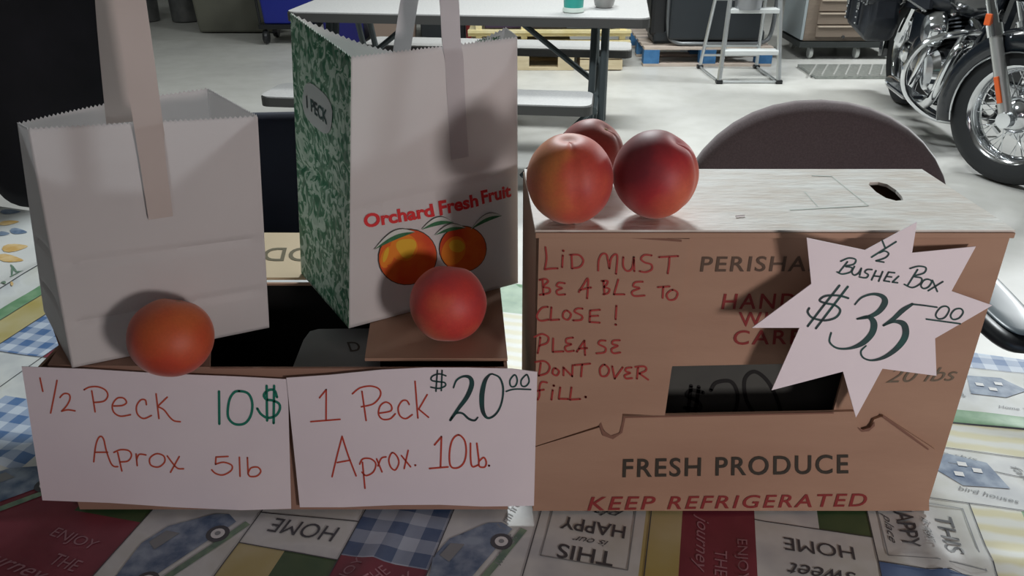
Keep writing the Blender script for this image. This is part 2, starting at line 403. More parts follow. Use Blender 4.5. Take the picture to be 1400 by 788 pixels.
me = bpy.data.meshes.new('tablecloth'); me.from_pydata([tuple(q) for q in cb.v], [], cb.f)
bm = bmesh.new(); bm.from_mesh(me)
for f, mi in zip(bm.faces, cb.mi): f.material_index = mi; f.smooth = True
for f in bm.faces:
    if f.normal.z < 0: f.normal_flip()
icr = cloth_rot.inverted()
def cut(p, nrm):
    bmesh.ops.bisect_plane(bm, geom=bm.verts[:] + bm.edges[:] + bm.faces[:], plane_co=icr @ p, plane_no=(icr.to_3x3() @ nrm), clear_outer=True)
cut(bl_, pn); cut(bl_ - pn * 0.86, -pn)
cut(tpt(0.91, 0, TZ), ed); cut(tpt(-1.31, 0, TZ), -ed)
loose = [q for q in bm.verts if not q.link_faces]; bmesh.ops.delete(bm, geom=loose, context='VERTS')
be = [e for e in bm.edges if e.is_boundary]
ret = bmesh.ops.extrude_edge_only(bm, edges=be)
for g in ret['geom']:
    if isinstance(g, bmesh.types.BMVert): g.co.z -= 0.20; g.co += icr.to_3x3() @ (Vector((0, 0, 0)))
bm.to_mesh(me); bm.free()
for k in KN: me.materials.append(K[k])
cloth = bpy.data.objects.new('tablecloth', me); COL.objects.link(cloth); cloth.rotation_euler = (0, 0, -YAWC); MTX['tablecloth'] = cloth_rot
tag(cloth, 'vinyl tablecloth printed with patchwork of gingham, maroon, trucks and words', 'tablecloth')
def c3(u, v): return Vector((u, v, TZ + hgt(u, v) + 0.0006))
def cloth_poly(mb, pts, mi=0):
    bm = bmesh.new(); q = [bm.verts.new((p[0], p[1], 0)) for p in pts]; bm.faces.new(q)
    bmesh.ops.triangulate(bm, faces=bm.faces[:])
    for _ in range(4):
        es = [e for e in bm.edges if e.calc_length() > 0.010]
        if not es: break
        bmesh.ops.subdivide_edges(bm, edges=es, cuts=1); bmesh.ops.triangulate(bm, faces=bm.faces[:])
    bm.verts.index_update()
    mb.add([c3(q.co.x, q.co.y) for q in bm.verts], [tuple(x.index for x in f.verts) for f in bm.faces], mi); bm.free()
def cloth_text(mb, s, u, v, h, rot, bold=0.0, shear=0.0, mi=0, ww=None):
    vs, fs, asp = text2d(s, bold, shear); c, sn = math.cos(R(rot)), math.sin(R(rot)); wd = ww or asp * h; out = []; wmb = MB(); wmb.keep = True
    for x, y in vs:
        x, y = (x - .5) * wd, (y - .5) * h; out.append(c3(u + x * c - y * sn, v + x * sn + y * c))
    wmb.add(out, fs, mi); build('printed_lettering', wmb, mb, cloth, world=False)
P_INK = mat('cloth_black_print', (0.055, 0.06, 0.07), 0.45); P_GREY = mat('cloth_grey_print', (0.22, 0.24, 0.25), 0.45)
P_PINK = mat('cloth_pale_print', (0.34, 0.17, 0.20), 0.45); P_BLUE = mat('cloth_denim_print', (0.07, 0.12, 0.21), 0.45, col2=(0.27, 0.34, 0.43), ns=55)
P_OR = mat('cloth_orange_print', (0.55, 0.34, 0.10), 0.45, col2=(0.66, 0.50, 0.26), ns=60); P_GRN = mat('cloth_leaf_print', (0.10, 0.18, 0.14), 0.45, col2=(0.2, .3, .2), ns=80)
P_WH = mat('cloth_white_ink', (0.66, 0.68, 0.68), 0.45)
mb = MB(); mb.keep = True
# ink lines between the printed patches
def line(u0, v0, u1, v1, wd=0.0011):
    n = max(1, int(math.hypot(u1 - u0, v1 - v0) / 0.01)); pts = [(u0 + (u1 - u0) * i / n, v0 + (v1 - v0) * i / n) for i in range(n + 1)]
    vs, fs = ribbon(pts, wd); mb.add([c3(x, y) for x, y in vs], fs)
for u in (-0.485, -0.38, -0.28, -0.195, -0.111, 0.202, 0.303, -0.005): line(u, 0.42, u, 0.66 if u < 0.2 else 0.715)
line(-0.93, 0.25, -0.93, 1.1); line(-0.88, 0.5, -0.88, 1.1); line(-0.80, 0.5, -0.80, 1.1); line(-0.99, 0.5, -0.99, 1.3, .0016)
line(-0.93, 0.745, -0.66, 0.745); line(-0.38, 0.503, -0.28, 0.503); line(-0.38, 0.545, -0.28, 0.553)
line(0.094, 0.643, 0.202, 0.643); line(0.202, 0.612, 0.303, 0.612); line(0.202, 0.715, 0.70, 0.715); line(0.2, 0.806, 0.75, 0.806); line(0.28, 0.780, 0.40, 0.768)
line(0.2, 0.857, 0.8, 0.855, .0022); line(0.25, 0.99, 0.8, 0.99, .0008)
build('printed_line', mb, P_INK, cloth, world=False)
mb = MB(); mb.keep = True
cloth_text(P_INK, 'HOME', -0.328, 0.532, 0.019, 180, shear=0.1, ww=0.068)
cloth_text(P_INK, 'HOME', 0.151, 0.617, 0.017, 180, ww=0.062)
cloth_text(P_INK, 'HAPPY', -0.058, 0.597, 0.017, 180, bold=.01, ww=0.062); cloth_text(P_INK, 'THIS', -0.060, 0.560, 0.018, 180, bold=.01, ww=0.052)
cloth_text(P_INK, 'HAPPY', 0.236, 0.668, 0.016, -90, bold=.01, ww=0.060); cloth_text(P_INK, 'THIS', 0.273, 0.664, 0.017, -90, bold=.01, ww=0.052)
cloth_text(P_INK, 'place', -0.056, 0.621, 0.012, 180, shear=.5, ww=0.050); cloth_text(P_INK, 'place', 0.219, 0.660, 0.010, -90, shear=.5, ww=0.040)
cloth_text(P_INK, 'THIS', 0.405, 0.782, 0.014, -90, ww=0.04); cloth_text(P_INK, 'sweet', 0.150, 0.586, 0.014, 180, shear=.5, ww=0.06)
cloth_text(P_INK, 'is our', -0.058, 0.578, 0.008, 180, shear=.5, ww=0.034); cloth_text(P_INK, 'is our', 0.255, 0.662, 0.008, -90, shear=.5, ww=0.036)
mb = MB(); mb.keep = True
for s, u, v, h, r, ww in (('ENJOY', -0.533, 0.470, 0.015, -8, 0.052), ('THE', -0.520, 0.444, 0.013, -8, 0.030), ('JOY', -0.262, 0.495, 0.014, 70, 0.026), ('THE', -0.238, 0.492, 0.012, 62, 0.024),
                       ('my', -0.213, 0.490, 0.016, 55, 0.026), ('ENJOY', 0.080, 0.585, 0.012, -90, 0.055), ('THE', 0.062, 0.578, 0.011, -90, 0.032), ('journey', 0.043, 0.600, 0.015, -90, 0.075),
                       ('journey', -0.57, 0.43, 0.018, -8, 0.09)):
    cloth_text(P_PINK, s, u, v, h, r, shear=.4 if s.islower() else 0, ww=ww)
mb = MB(); mb.keep = True
for s, u, v, h, r, ww in (('Home Tweet', 0.405, 0.903, 0.006, 0, 0.05), ('live laugh', 0.345, 0.935, 0.008, -90, 0.04), ('sweet', 0.395, 0.742, 0.010, -45, 0.06), ('bless this', 0.30, 0.795, 0.006, -8, 0.06),
                       ('bird houses', 0.325, 0.733, 0.007, -10, 0.055), ('family', 0.372, 0.765, 0.012, -70, 0.05), ('our nest', 0.262, 0.765, 0.008, -90, 0.05), ('farm fresh', -0.14, 0.60, 0.010, 80, 0.05), ('market', -0.135, 0.55, 0.012, 80, 0.04)):
    cloth_text(P_GREY, s, u, v, h, r, shear=.3, ww=ww)
for u0, v0, u1, v1 in ((-0.10, 0.55, -0.02, 0.64), (0.212, 0.622, 0.295, 0.705)):
    mb = MB(); mb.keep = True
    for a, b2, c, d in ((u0, v0, u1, v0), (u1, v0, u1, v1), (u1, v1, u0, v1), (u0, v1, u0, v0)):
        vs, fs = ribbon([(a, b2), ((a + c) / 2, (b2 + d) / 2), (c, d)], .0012); mb.add([c3(x, y) for x, y in vs], fs)
    build('printed_frame_line', mb, P_GREY, cloth, world=False)
# denim-blue print: birdhouses and pick-up trucks
def motif(pts, m_=P_BLUE, nm='printed_motif', dz=0):
    q = MB(); q.keep = True; cloth_poly(q, pts)
    for v in q.v: v.z += dz
    build(nm, q, m_, cloth, world=False)
motif([(0.362, 0.968), (0.356, 0.925), (0.395, 0.925), (0.425, 0.948), (0.402, 0.972)])
motif([(0.338, 0.787), (0.300, 0.795), (0.274, 0.772), (0.304, 0.742), (0.350, 0.748)])
def truck(u, v, r, s=1.0, mi=0):
    c, sn = math.cos(R(r)), math.sin(R(r)); f = lambda x, y: (u + (x * c - y * sn) * s, v + (x * sn + y * c) * s)
    motif([f(*p) for p in ((-.05, 0), (.05, 0), (.052, .012), (.045, .022), (.02, .024), (.012, .040), (-.012, .040), (-.016, .022), (-.05, .020))])
    motif([f(*p) for p in ((-.010, .025), (.013, .025), (.008, .036), (-.008, .036))], P_GREY, 'printed_window', .0004); motif([f(*p) for p in ((-.055, -.006), (.055, -.006), (.055, -.012), (-.055, -.012))], P_GRN, 'printed_grass', 0)
    for wx in (-.032, .032): 
        wheels.append((f(wx, 0.0), 0.0095 * s))
wheels = []
truck(-0.420, 0.475, 66, 1.15); truck(-0.150, 0.525, 72, 1.1); truck(-0.640, 0.500, 50, 1.3)
for (u, v), r in wheels:
    for rr, m_, dz in ((r, P_INK, .0003), (r * .6, P_WH, .0006), (r * .25, P_GREY, .0009)):
        q = MB(); q.keep = True; q.add([c3(u + rr * math.cos(a * math.pi / 8), v + rr * math.sin(a * math.pi / 8)) + Vector((0, 0, dz)) for a in range(16)], [tuple(range(16))])
        build('printed_wheel', q, m_, cloth, world=False)
for u, v in ((0.372, .948), (0.385, .940), (0.395, .955), (0.312, .778), (0.305, .760), (.325, .770)):
    motif([(u - .005, v - .003), (u + .004, v - .003), (u + .004, v + .004), (u - .005, v + .004)], P_WH, 'printed_window', .0005)
# floral corner: carrots, leaves and sprigs
for nm, ml, items in (('printed_carrot', P_OR, ((20, 337, 18, 5, -.1), (14, 352, 18, 5, .15), (12, 303, 14, 3, -.1), (18, 393, 2, 2, 0))), ('printed_leaf', P_GRN, ((20, 368, 10, 1.6, .9), (22, 375, 10, 1.6, -.4), (16, 372, 9, 1.4, 1.6), (6, 390, 6, 3, .8), (28, 372, 8, 1.4, .2))),
                      ('printed_flower', P_BLUE, ((14, 288, 14, 3, 0), (25, 315, 12, 4, .1), (5, 318, 8, 3, 0)))):
    for cx, cy, rx, ry, rot in items:
        mb = MB(); mb.keep = True; pts = []
        for k in range(12):
            a = k * math.pi / 6; x, y = rx * math.cos(a), ry * math.sin(a) * (1 - .5 * math.cos(a))
            p = icr @ onz(cx + x * math.cos(rot) - y * math.sin(rot), cy + x * math.sin(rot) + y * math.cos(rot), TZ + .004); pts.append((p.x, p.y))
        cloth_poly(mb, pts); build(nm, mb, ml, cloth, world=False)

# ================================================================ HALF BUSHEL BOX
BY, BYB, BX0, BX1, BZ0, BZ1 = 0.618, 0.772, 0.020, 0.4105, TZ + 0.0045, 1.042
FY = lambda y: (lambda px, py: ony(px, py, y))
box = thing('produce_box', 'brown half bushel cardboard box with red handwriting on its left flap', 'box', (0.215, 0.695, BZ0))
pl = lambda pts, y: [ony(px, py, y) for px, py in pts]
th = Vector((0, 0.003, 0))
z0 = BZ0
outer = [Vector((BX0, BY, z0)), Vector((BX1 - .002, BY, z0)), Vector((BX1, BY, BZ1 - .003)), Vector((BX0, BY, BZ1 - .003))]
hole = pl([(919, 501), (1158, 496), (1136, 574), (905, 576)], BY)
build('front_panel', MB().slab([outer, hole], th), BOARD, box)
band = pl([(851, 569), (1168, 563), (1173, 574), (1178, 590), (1190, 586), (1195, 574), (1208, 569), (1278, 615), (1282, 640), (1270, 668)], 0.6145)
band += [Vector((BX1 - .001, .6145, z0)), Vector((BX0 + .0005, .6145, z0))] + pl([(727, 613), (770, 600), (822, 584), (826, 592), (836, 598), (848, 593), (851, 583)], 0.6145)
build('lower_band', MB().slab([band], th * 1.0), BOARD, box)
flap = pl([(737, 321), (943, 327), (941, 345), (909, 569), (851, 566), (850, 582), (846, 592), (836, 596), (827, 590), (822, 581), (770, 598), (727, 611)], 0.6142)
flap[-1].x = max(flap[-1].x, BX0 + .0005); 
lf = build('writing_flap', MB().slab([flap], th), BOARD, box)
mb = MB(); mb.keep = True
for pts in (pl([(765, 318), (850, 320), (932, 328), (932, 331), (850, 325), (765, 322)], .6138), pl([(822, 578), (826, 590), (836, 596), (847, 592), (850, 580), (852, 570), (1140, 564), (1140, 566), (855, 572), (851, 592), (838, 601), (824, 596), (819, 582)], .6136),
            pl([(1172, 584), (1180, 588), (1190, 585), (1196, 577), (1196, 583), (1188, 590), (1178, 591)], .6136), pl([(1208, 568), (1236, 588), (1270, 614), (1269, 616), (1234, 591), (1206, 571)], .6136)):
    mb = MB(); mb.keep = True; mb.add(pts, [tuple(range(len(pts)))]); build('slot_shade', mb, GAPSHADE, box)  # flat dark strokes painted as the shade in flap gaps and notches
topo = [Vector((BX0 - .001, BY - .002, BZ1 - .003)), Vector((BX1 + .0015, BY - .002, BZ1 - .003)), Vector((BX1 - .005, BYB, BZ1 - .003)), Vector((BX0 - .008, BYB, BZ1 - .003))]
hh = [onz(px, py, BZ1 - .003) for px, py in ((1187, 257), (1188, 253.5), (1200, 253), (1212, 256), (1224, 264), (1232, 273), (1234, 278), (1224, 279), (1210, 275), (1197, 267))]
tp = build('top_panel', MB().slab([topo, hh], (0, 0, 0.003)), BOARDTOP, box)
build('top_edge', MB().box(((BX0 + BX1) / 2, BY - .0035, BZ1 - .004), (BX1 - BX0 + .002, .002, .005)), BOARD, box, bevel=.0008)
for nm, c, d in (('side_panel', (BX0 - .004, (BY + BYB) / 2, (BZ0 + BZ1) / 2), 0), ('side_panel', (BX1 - .004, (BY + BYB) / 2, (BZ0 + BZ1) / 2), 1)):
    x = BX0 if not d else BX1 - .003; x2 = x - (.009 if not d else .006)
    s = MB().slab([[Vector((x, BY + .003, z0)), Vector((x2, BYB, z0)), Vector((x2, BYB, BZ1 - .003)), Vector((x, BY + .003, BZ1 - .003))]], (0.003, 0, 0))
    build(nm, s, mat('side_cardboard', (0.40, 0.31, 0.23), 0.8, col2=(0.44, .34, .25), ns=8) if not d else BOARD, box)
build('back_panel', MB().box(((BX0 + BX1) / 2 - .006, BYB + .0015, (BZ0 + BZ1) / 2 - .0015), (BX1 - BX0, .003, BZ1 - BZ0 - .003)), BOARD, box)
build('bottom_panel', MB().box(((BX0 + BX1) / 2 - .003, (BY + BYB) / 2 + .002, z0 + .0015), (BX1 - BX0 - .012, BYB - BY - .008, .003)), BOARD, box)
build('inner_shade', MB().box(((BX0 + BX1) / 2, .70, .84), (BX1 - BX0 - .03, .002, .17)), mat('dark_box_inside', (0.03, 0.025, 0.022), .8), box)  # dark sheet standing in for the shade inside the brown box
# print on the box
to = FY(0.6175); tob = FY(0.6139); tof = FY(0.6136)
mb = MB(); text_quad(mb, 'PERISHABLE', ((957, 372), (1162, 371), (1166, 350), (960, 351)), to, bold=.012, spacing=1.15)
build('printed_lettering', mb, PRINTK, box)
for w_, q_, t_ in (('HANDLE', ((986, 423), (1126, 422), (1128, 401), (990, 402)), to), ('WITH', ((1011, 447), (1094, 446), (1096, 427), (1010, 427)), to), ('CARE', ((1002, 472), (1094, 471), (1096, 451), (1004, 452)), to),
                   ('KEEP', ((803, 698.5), (893, 697), (898, 679), (809, 680)), tob), ('REFRIGERATED', ((912, 697), (1183, 693), (1188, 675), (918, 679)), tob)):
    build('printed_lettering', text_quad(MB(), w_, q_, t_, bold=.012, spacing=1.2), PRINTR, box)
mb = MB(); text_quad(mb, 'FRESH PRODUCE', ((851, 653.5), (1160, 648), (1160, 621.5), (852, 628)), tob, bold=.014, spacing=1.15)
build('printed_lettering', mb, PRINTK2, box)
mb = MB(); text_quad(mb, '20 lbs', ((1211, 524), (1306, 521), (1312, 502), (1216, 504)), to, shear=.3)
build('pencil_lettering', mb, mat('faint_marker', (0.15, 0.12, 0.085), .8), box)
F_ = (720, 320, 3.283)
HW = [('c', [(85, 60), (90, 110), (82, 160)]), ('c', [(82, 160), (110, 156), (140, 155)]), ('s', [(163, 97), (160, 150)]), ('.', [(165, 76)]), ('s', [(202, 95), (205, 155)]), ('c', [(195, 95), (235, 95), (255, 120), (240, 148), (203, 155)]),
      ('c', [(322, 165), (324, 120), (338, 92), (358, 92), (366, 120), (372, 155)]), ('c', [(372, 155), (380, 110), (398, 92), (408, 105), (402, 180)]),
      ('c', [(435, 105), (434, 145), (452, 167), (474, 155), (482, 105)]), ('s', [(482, 105), (484, 168)]), ('c', [(562, 97), (530, 95), (514, 112), (530, 128), (560, 138), (562, 160), (535, 172), (508, 168)]),
      ('s', [(595, 105), (681, 100)]), ('c', [(642, 104), (640, 140), (634, 178)]),
      ('s', [(72, 205), (76, 275)]), ('c', [(58, 207), (85, 203), (97, 215), (75, 237), (102, 245), (102, 265), (60, 274)]), ('c', [(172, 222), (145, 220), (136, 235), (160, 244), (136, 256), (142, 273), (174, 272)]),
      ('c', [(235, 262), (255, 230), (275, 200), (276, 240), (272, 290)]), ('s', [(238, 252), (290, 241)]), ('s', [(346, 212), (350, 270)]), ('c', [(338, 212), (364, 212), (360, 228), (348, 238), (372, 248), (366, 266), (345, 272)]),
      ('s', [(412, 206), (393, 272), (440, 272)]), ('c', [(522, 215), (488, 218), (480, 236), (508, 244), (474, 260), (484, 279), (530, 277)]), ('s', [(590, 240), (642, 236)]), ('s', [(614, 238), (611, 288)]), ('o', [(655, 252), (678, 265), (668, 292), (640, 296), (630, 272)]),
      ('c', [(96, 328), (68, 334), (46, 368), (62, 390), (100, 385)]), ('s', [(112, 330), (108, 388), (147, 385)]), ('o', [(182, 345), (200, 363), (186, 386), (165, 376), (166, 354)]), ('c', [(252, 336), (228, 336), (216, 350), (248, 368), (246, 386), (210, 389)]),
      ('s', [(330, 341), (286, 345), (283, 396), (329, 399)]), ('s', [(285, 370), (322, 368)]), ('s', [(404, 323), (400, 384)]), ('.', [(400, 408)]),
      ('c', [(62, 465), (58, 500), (50, 536)]), ('c', [(35, 463), (70, 450), (98, 465), (92, 490), (58, 502)]), ('s', [(120, 470), (118, 530), (166, 528)]), ('c', [(209, 466), (180, 472), (180, 490), (202, 496), (174, 508), (182, 528), (213, 525)]),
      ('s', [(226, 530), (260, 480), (263, 545)]), ('s', [(236, 516), (272, 513)]), ('c', [(355, 480), (332, 480), (324, 495), (354, 512), (350, 532), (314, 537)]), ('c', [(419, 478), (390, 480), (386, 495), (410, 503), (382, 518), (390, 536), (421, 533)]),
      ('c', [(64, 580), (60, 610), (55, 637)]), ('c', [(38, 576), (80, 572), (104, 595), (92, 625), (55, 637)]), ('o', [(130, 604), (146, 618), (136, 636), (118, 628), (120, 610)]), ('s', [(166, 636), (166, 600), (205, 640), (207, 590)]),
      ('s', [(215, 590), (286, 583)]), ('s', [(250, 588), (245, 641)]), ('o', [(350, 588), (371, 610), (360, 637), (335, 637), (330, 606)]), ('s', [(385, 595), (396, 650), (432, 600)]), ('c', [(472, 600), (448, 604), (446, 618), (466, 625), (441, 636), (448, 650), (474, 648)]),
      ('s', [(501, 600), (496, 651)]), ('c', [(488, 598), (530, 596), (536, 614), (505, 628)]), ('s', [(508, 628), (546, 655)]),
      ('c', [(92, 668), (68, 666), (58, 690), (58, 725), (50, 745)]), ('s', [(44, 706), (78, 700)]), ('s', [(118, 702), (112, 745)]), ('.', [(122, 682)]), ('s', [(152, 690), (145, 741), (187, 742)]), ('s', [(202, 690), (195, 745), (241, 742)]), ('.', [(265, 733)])]
strokes('handwriting', HW, 8.5, tof, INKRED2, lf, F_)
# faded stamp and staple on the top
mb = MB(); mb.keep = True
def ot(px, py): return onz(px, py, BZ1 + .0004)
for pts in ([(1137, 241), (1187, 281)], [(1187, 281), (1080, 287)], [(1110, 240), (1137, 241)], [(1100, 262), (1118, 282)]):
    vs, fs = ribbon(pts, 0.9); mb.add([ot(x, y) for x, y in vs], fs)
build('faded_stamp', mb, mat('pale_green_ink', (0.62, 0.69, 0.64), .7), tp)
build('staple', MB().tube([onz(1006, 296, BZ1 + .001), onz(1018, 295, BZ1 + .001)], .0008, 6), mat('staple_steel', (.7, .7, .72), .6, .3), tp)
# a white price sheet inside the box window, its shade painted as dark grey
sh = thing('paper_sheet', 'white sheet coloured dark for shade with a large 20 seen through the box window', 'sheet', (0.2, 0.6695, z0 + .003))
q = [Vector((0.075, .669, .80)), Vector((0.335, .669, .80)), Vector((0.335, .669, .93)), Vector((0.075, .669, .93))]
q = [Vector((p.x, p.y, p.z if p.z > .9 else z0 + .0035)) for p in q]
build('sheet', MB().slab([q], (0, .001, 0)), mat('white_sheet_in_shade', (0.06, 0.064, 0.06), .8, col2=(.09, .095, .085), ns=9), sh)
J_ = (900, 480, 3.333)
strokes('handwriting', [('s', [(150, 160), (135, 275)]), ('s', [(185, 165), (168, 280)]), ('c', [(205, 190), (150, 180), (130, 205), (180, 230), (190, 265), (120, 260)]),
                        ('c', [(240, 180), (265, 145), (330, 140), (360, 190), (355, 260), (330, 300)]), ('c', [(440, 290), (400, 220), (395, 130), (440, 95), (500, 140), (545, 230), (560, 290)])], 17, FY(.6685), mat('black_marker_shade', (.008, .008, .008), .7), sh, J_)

# ================================================================ STAR PRICE CARD
st = thing('price_card', 'white star shaped card marked 35 dollars on the half bushel box', 'sign', (0.30, 0.60, 0.9))
sp0, spn = Vector((0.34, 0.6045, 0.9)), Vector((0.17, -1, 0)).normalized()
def os_(off=0.0): return lambda px, py: onp(px, py, sp0 + spn * off, spn)
STAR = [(1253.7, 303.8), (1247, 345.9), (1334.3, 337.2), (1300.9, 398.2), (1356.7, 417.8), (1278.5, 463), (1280.4, 514.2), (1206.5, 504.4), (1170.3, 571.2), (1152.6, 508.3), (1055, 533.9), (1093.2, 448.5), (1028.3, 448.5), (1109.3, 388.3), (1103, 325.4), (1182.9, 342.3)]
sc_ = build('card', MB().slab([[os_()(x, y) for x, y in STAR]], -spn * 0.0006), CARD, st)
build('tape_loop', MB().lathe([(.006, -.0052), (.0066, 0), (.006, .0052)], os_(-.0062)(1215, 400), 'Y', 12), mat('masking_tape', (.5, .45, .35), .7), st)
E_ = (1040, 310, 3.94); O5 = os_(.0004)
strokes('handwriting', [('s', [(655, 75), (672, 116)]), ('s', [(730, 82), (598, 165)]), ('c', [(640, 142), (668, 132), (690, 146), (672, 168), (622, 185)]), ('s', [(622, 185), (664, 192)]),
    ('s', [(468, 190), (422, 248)]), ('c', [(432, 187), (475, 170), (512, 178), (502, 203), (455, 214), (492, 222), (484, 245), (440, 256), (412, 245)]),
    ('c', [(506, 215), (492, 245), (505, 262), (528, 250), (543, 225)]), ('s', [(543, 225), (534, 262)]), ('c', [(600, 232), (574, 232), (562, 246), (580, 260), (568, 276), (532, 272)]),
    ('s', [(622, 238), (598, 288)]), ('s', [(658, 243), (636, 295)]), ('s', [(610, 266), (648, 270)]), ('s', [(722, 249), (690, 246), (664, 292), (695, 297)]), ('s', [(677, 269), (706, 272)]), ('s', [(744, 268), (710, 300), (738, 303)]),
    ('s', [(846, 232), (792, 318)]), ('c', [(805, 226), (850, 214), (890, 222), (880, 250), (825, 268), (866, 278), (862, 306), (818, 329), (775, 312)]), ('o', [(900, 284), (922, 296), (905, 325), (878, 334), (864, 318), (878, 292)]), ('s', [(926, 290), (952, 350)]), ('s', [(982, 297), (903, 346)])], 9, O5, INKDARK, sc_, E_)
strokes('handwriting', [('s', [(425, 318), (340, 425), (254, 537)]), ('s', [(470, 324), (385, 435), (298, 549)]), ('c', [(472, 386), (420, 372), (350, 374), (318, 398), (350, 413), (400, 424), (429, 452), (405, 490), (345, 506), (280, 492), (254, 462), (262, 440)])], 12, O5, INKDARK, sc_, E_)
strokes('handwriting', [('c', [(508, 420, 9), (545, 382, 11), (605, 364, 14), (655, 376, 24), (670, 408, 34), (640, 455, 28), (590, 484, 20), (520, 498, 10)]), ('c', [(520, 498, 10), (580, 488, 20), (610, 520, 36), (600, 575, 34), (550, 628, 28), (480, 656, 14), (412, 655, 11), (372, 622, 10), (380, 573, 10)]),
    ('s', [(950, 435, 9), (880, 425, 9), (812, 418, 10)]), ('c', [(818, 418, 14), (765, 452, 26), (715, 498, 22), (662, 533, 12)]), ('c', [(662, 533, 11), (720, 512, 16), (772, 528, 34), (780, 588, 36), (740, 650, 30), (670, 702, 20), (600, 721, 11), (552, 706, 10), (541, 672, 10), (568, 643, 8)]),
    ('o', [(1000, 430), (1016, 450), (992, 490), (958, 497), (944, 474), (968, 438)]), ('o', [(1078, 443), (1091, 464), (1068, 494), (1036, 500), (1024, 478), (1046, 448)]), ('s', [(893, 499), (1076, 524)])], 9, O5, INKDARK, sc_, E_)

# ================================================================ LEFT OPEN BOX
RZ = 0.910
lb = thing('open_produce_box', 'long brown cardboard box with open dark middle holding paper bags', 'box', (-0.21, 0.70, BZ0))
LX0, LX1, LX1B, LY0, LY1 = -0.425, -0.004, -0.014, 0.6165, 0.790
def bx(name, x0, x1, y0, y1, za, zb, m_=BOARD): return build(name, MB().box(((x0 + x1) / 2, (y0 + y1) / 2, (za + zb) / 2), (x1 - x0, y1 - y0, zb - za)), m_, lb)
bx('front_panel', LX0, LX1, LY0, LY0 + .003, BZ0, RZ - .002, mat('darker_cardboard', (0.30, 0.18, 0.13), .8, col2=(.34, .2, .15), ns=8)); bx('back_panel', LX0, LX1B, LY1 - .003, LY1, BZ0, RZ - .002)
bx('side_panel', LX0, LX0 + .003, LY0 + .003, LY1 - .003, BZ0, RZ - .002); build('side_panel', MB().slab([[Vector((LX1 - .003, LY0 + .003, BZ0)), Vector((LX1B - .003, LY1 - .003, BZ0)), Vector((LX1B - .003, LY1 - .003, RZ - .002)), Vector((LX1 - .003, LY0 + .003, RZ - .002))]], (.003, 0, 0)), BOARD, lb)
bx('bottom_panel', LX0 + .003, LX1 - .003, LY0 + .003, LY1 - .003, BZ0, BZ0 + .003)
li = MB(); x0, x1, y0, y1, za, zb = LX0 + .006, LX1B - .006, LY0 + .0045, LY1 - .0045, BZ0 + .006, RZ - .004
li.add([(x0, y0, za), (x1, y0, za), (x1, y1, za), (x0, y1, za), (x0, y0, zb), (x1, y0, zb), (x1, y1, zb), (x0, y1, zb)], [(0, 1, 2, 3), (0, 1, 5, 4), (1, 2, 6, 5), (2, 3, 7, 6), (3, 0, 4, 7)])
build('inner_shade', li, SHADEBLK, lb)  # black shell added so the brown box looks deeply shaded inside
def zflap(name, pts, m_=BOARD, z=RZ, parent=lb):
    return build(name, MB().slab([[onz(px, py, z - .0025) for px, py in pts]], (0, 0, .003)), m_, parent)
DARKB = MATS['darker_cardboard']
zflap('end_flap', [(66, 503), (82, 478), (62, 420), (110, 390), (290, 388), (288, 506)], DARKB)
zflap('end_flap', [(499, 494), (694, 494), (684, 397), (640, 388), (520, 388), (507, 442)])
fb = MB().slab([[onz(px, py, RZ - .002) for px, py in ((100, 383), (500, 383), (520, 322), (96, 320))]], (0, 0, .003))
bf = build('back_flap', fb, BOARDTAN, lb)
mb = MB(); text_quad(mb, 'PRODUCE', ((480, 339), (276, 338), (268, 357), (478, 357)), lambda px, py: onz(px, py, RZ + .0014), bold=.01)
build('printed_lettering', mb, mat('olive_print', (.10, .085, .04), .8), bf)
gc = thing('grey_card', 'grey card with dark lettering tucked inside the open box', 'card', tuple(onz(455, 480, .897)))
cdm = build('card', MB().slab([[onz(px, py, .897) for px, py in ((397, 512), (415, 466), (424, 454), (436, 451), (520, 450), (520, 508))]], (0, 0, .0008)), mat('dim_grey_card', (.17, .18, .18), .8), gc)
mb = MB(); text_quad(mb, 'D', ((479, 481), (494, 480), (490, 467), (474, 468)), lambda px, py: onz(px, py, .8984), bold=.01)
build('printed_lettering', mb, PRINTK2, gc)

# ================================================================ PRICE SHEETS ON THE OPEN BOX
def price_sheet(label, corners, top_pts, bot_pts, y):
    t = thing('price_sheet', label, 'sign', tuple(ony(*corners, y)))
    loop = [ony(px, py, y) for px, py in top_pts + bot_pts]
    return t, build('sheet', MB().slab([loop], (0, .0006, 0)), CARD, t)
s1, c1 = price_sheet('white sheet handwritten half peck at 10 dollars, about 5 lb', (220, 690), [(29.5, 501.5), (120, 505), (220, 511), (320, 515), (393, 519)], [(398, 696), (330, 698), (240, 694), (150, 688), (58, 684.5)], .6120)
s2, c2 = price_sheet('white sheet handwritten one peck at 20 dollars, about 10 lb', (570, 690), [(391.5, 517), (450, 513), (520, 506), (580, 503), (640, 503), (700, 504.5), (734.6, 509)], [(730, 692), (660, 693), (600, 690.5), (540, 691), (470, 694), (410, 694)], .6112)
A_ = (30, 500, 4.377); B_ = (220, 500, 4.378); Q1 = FY(.6116); Q2 = FY(.6108)
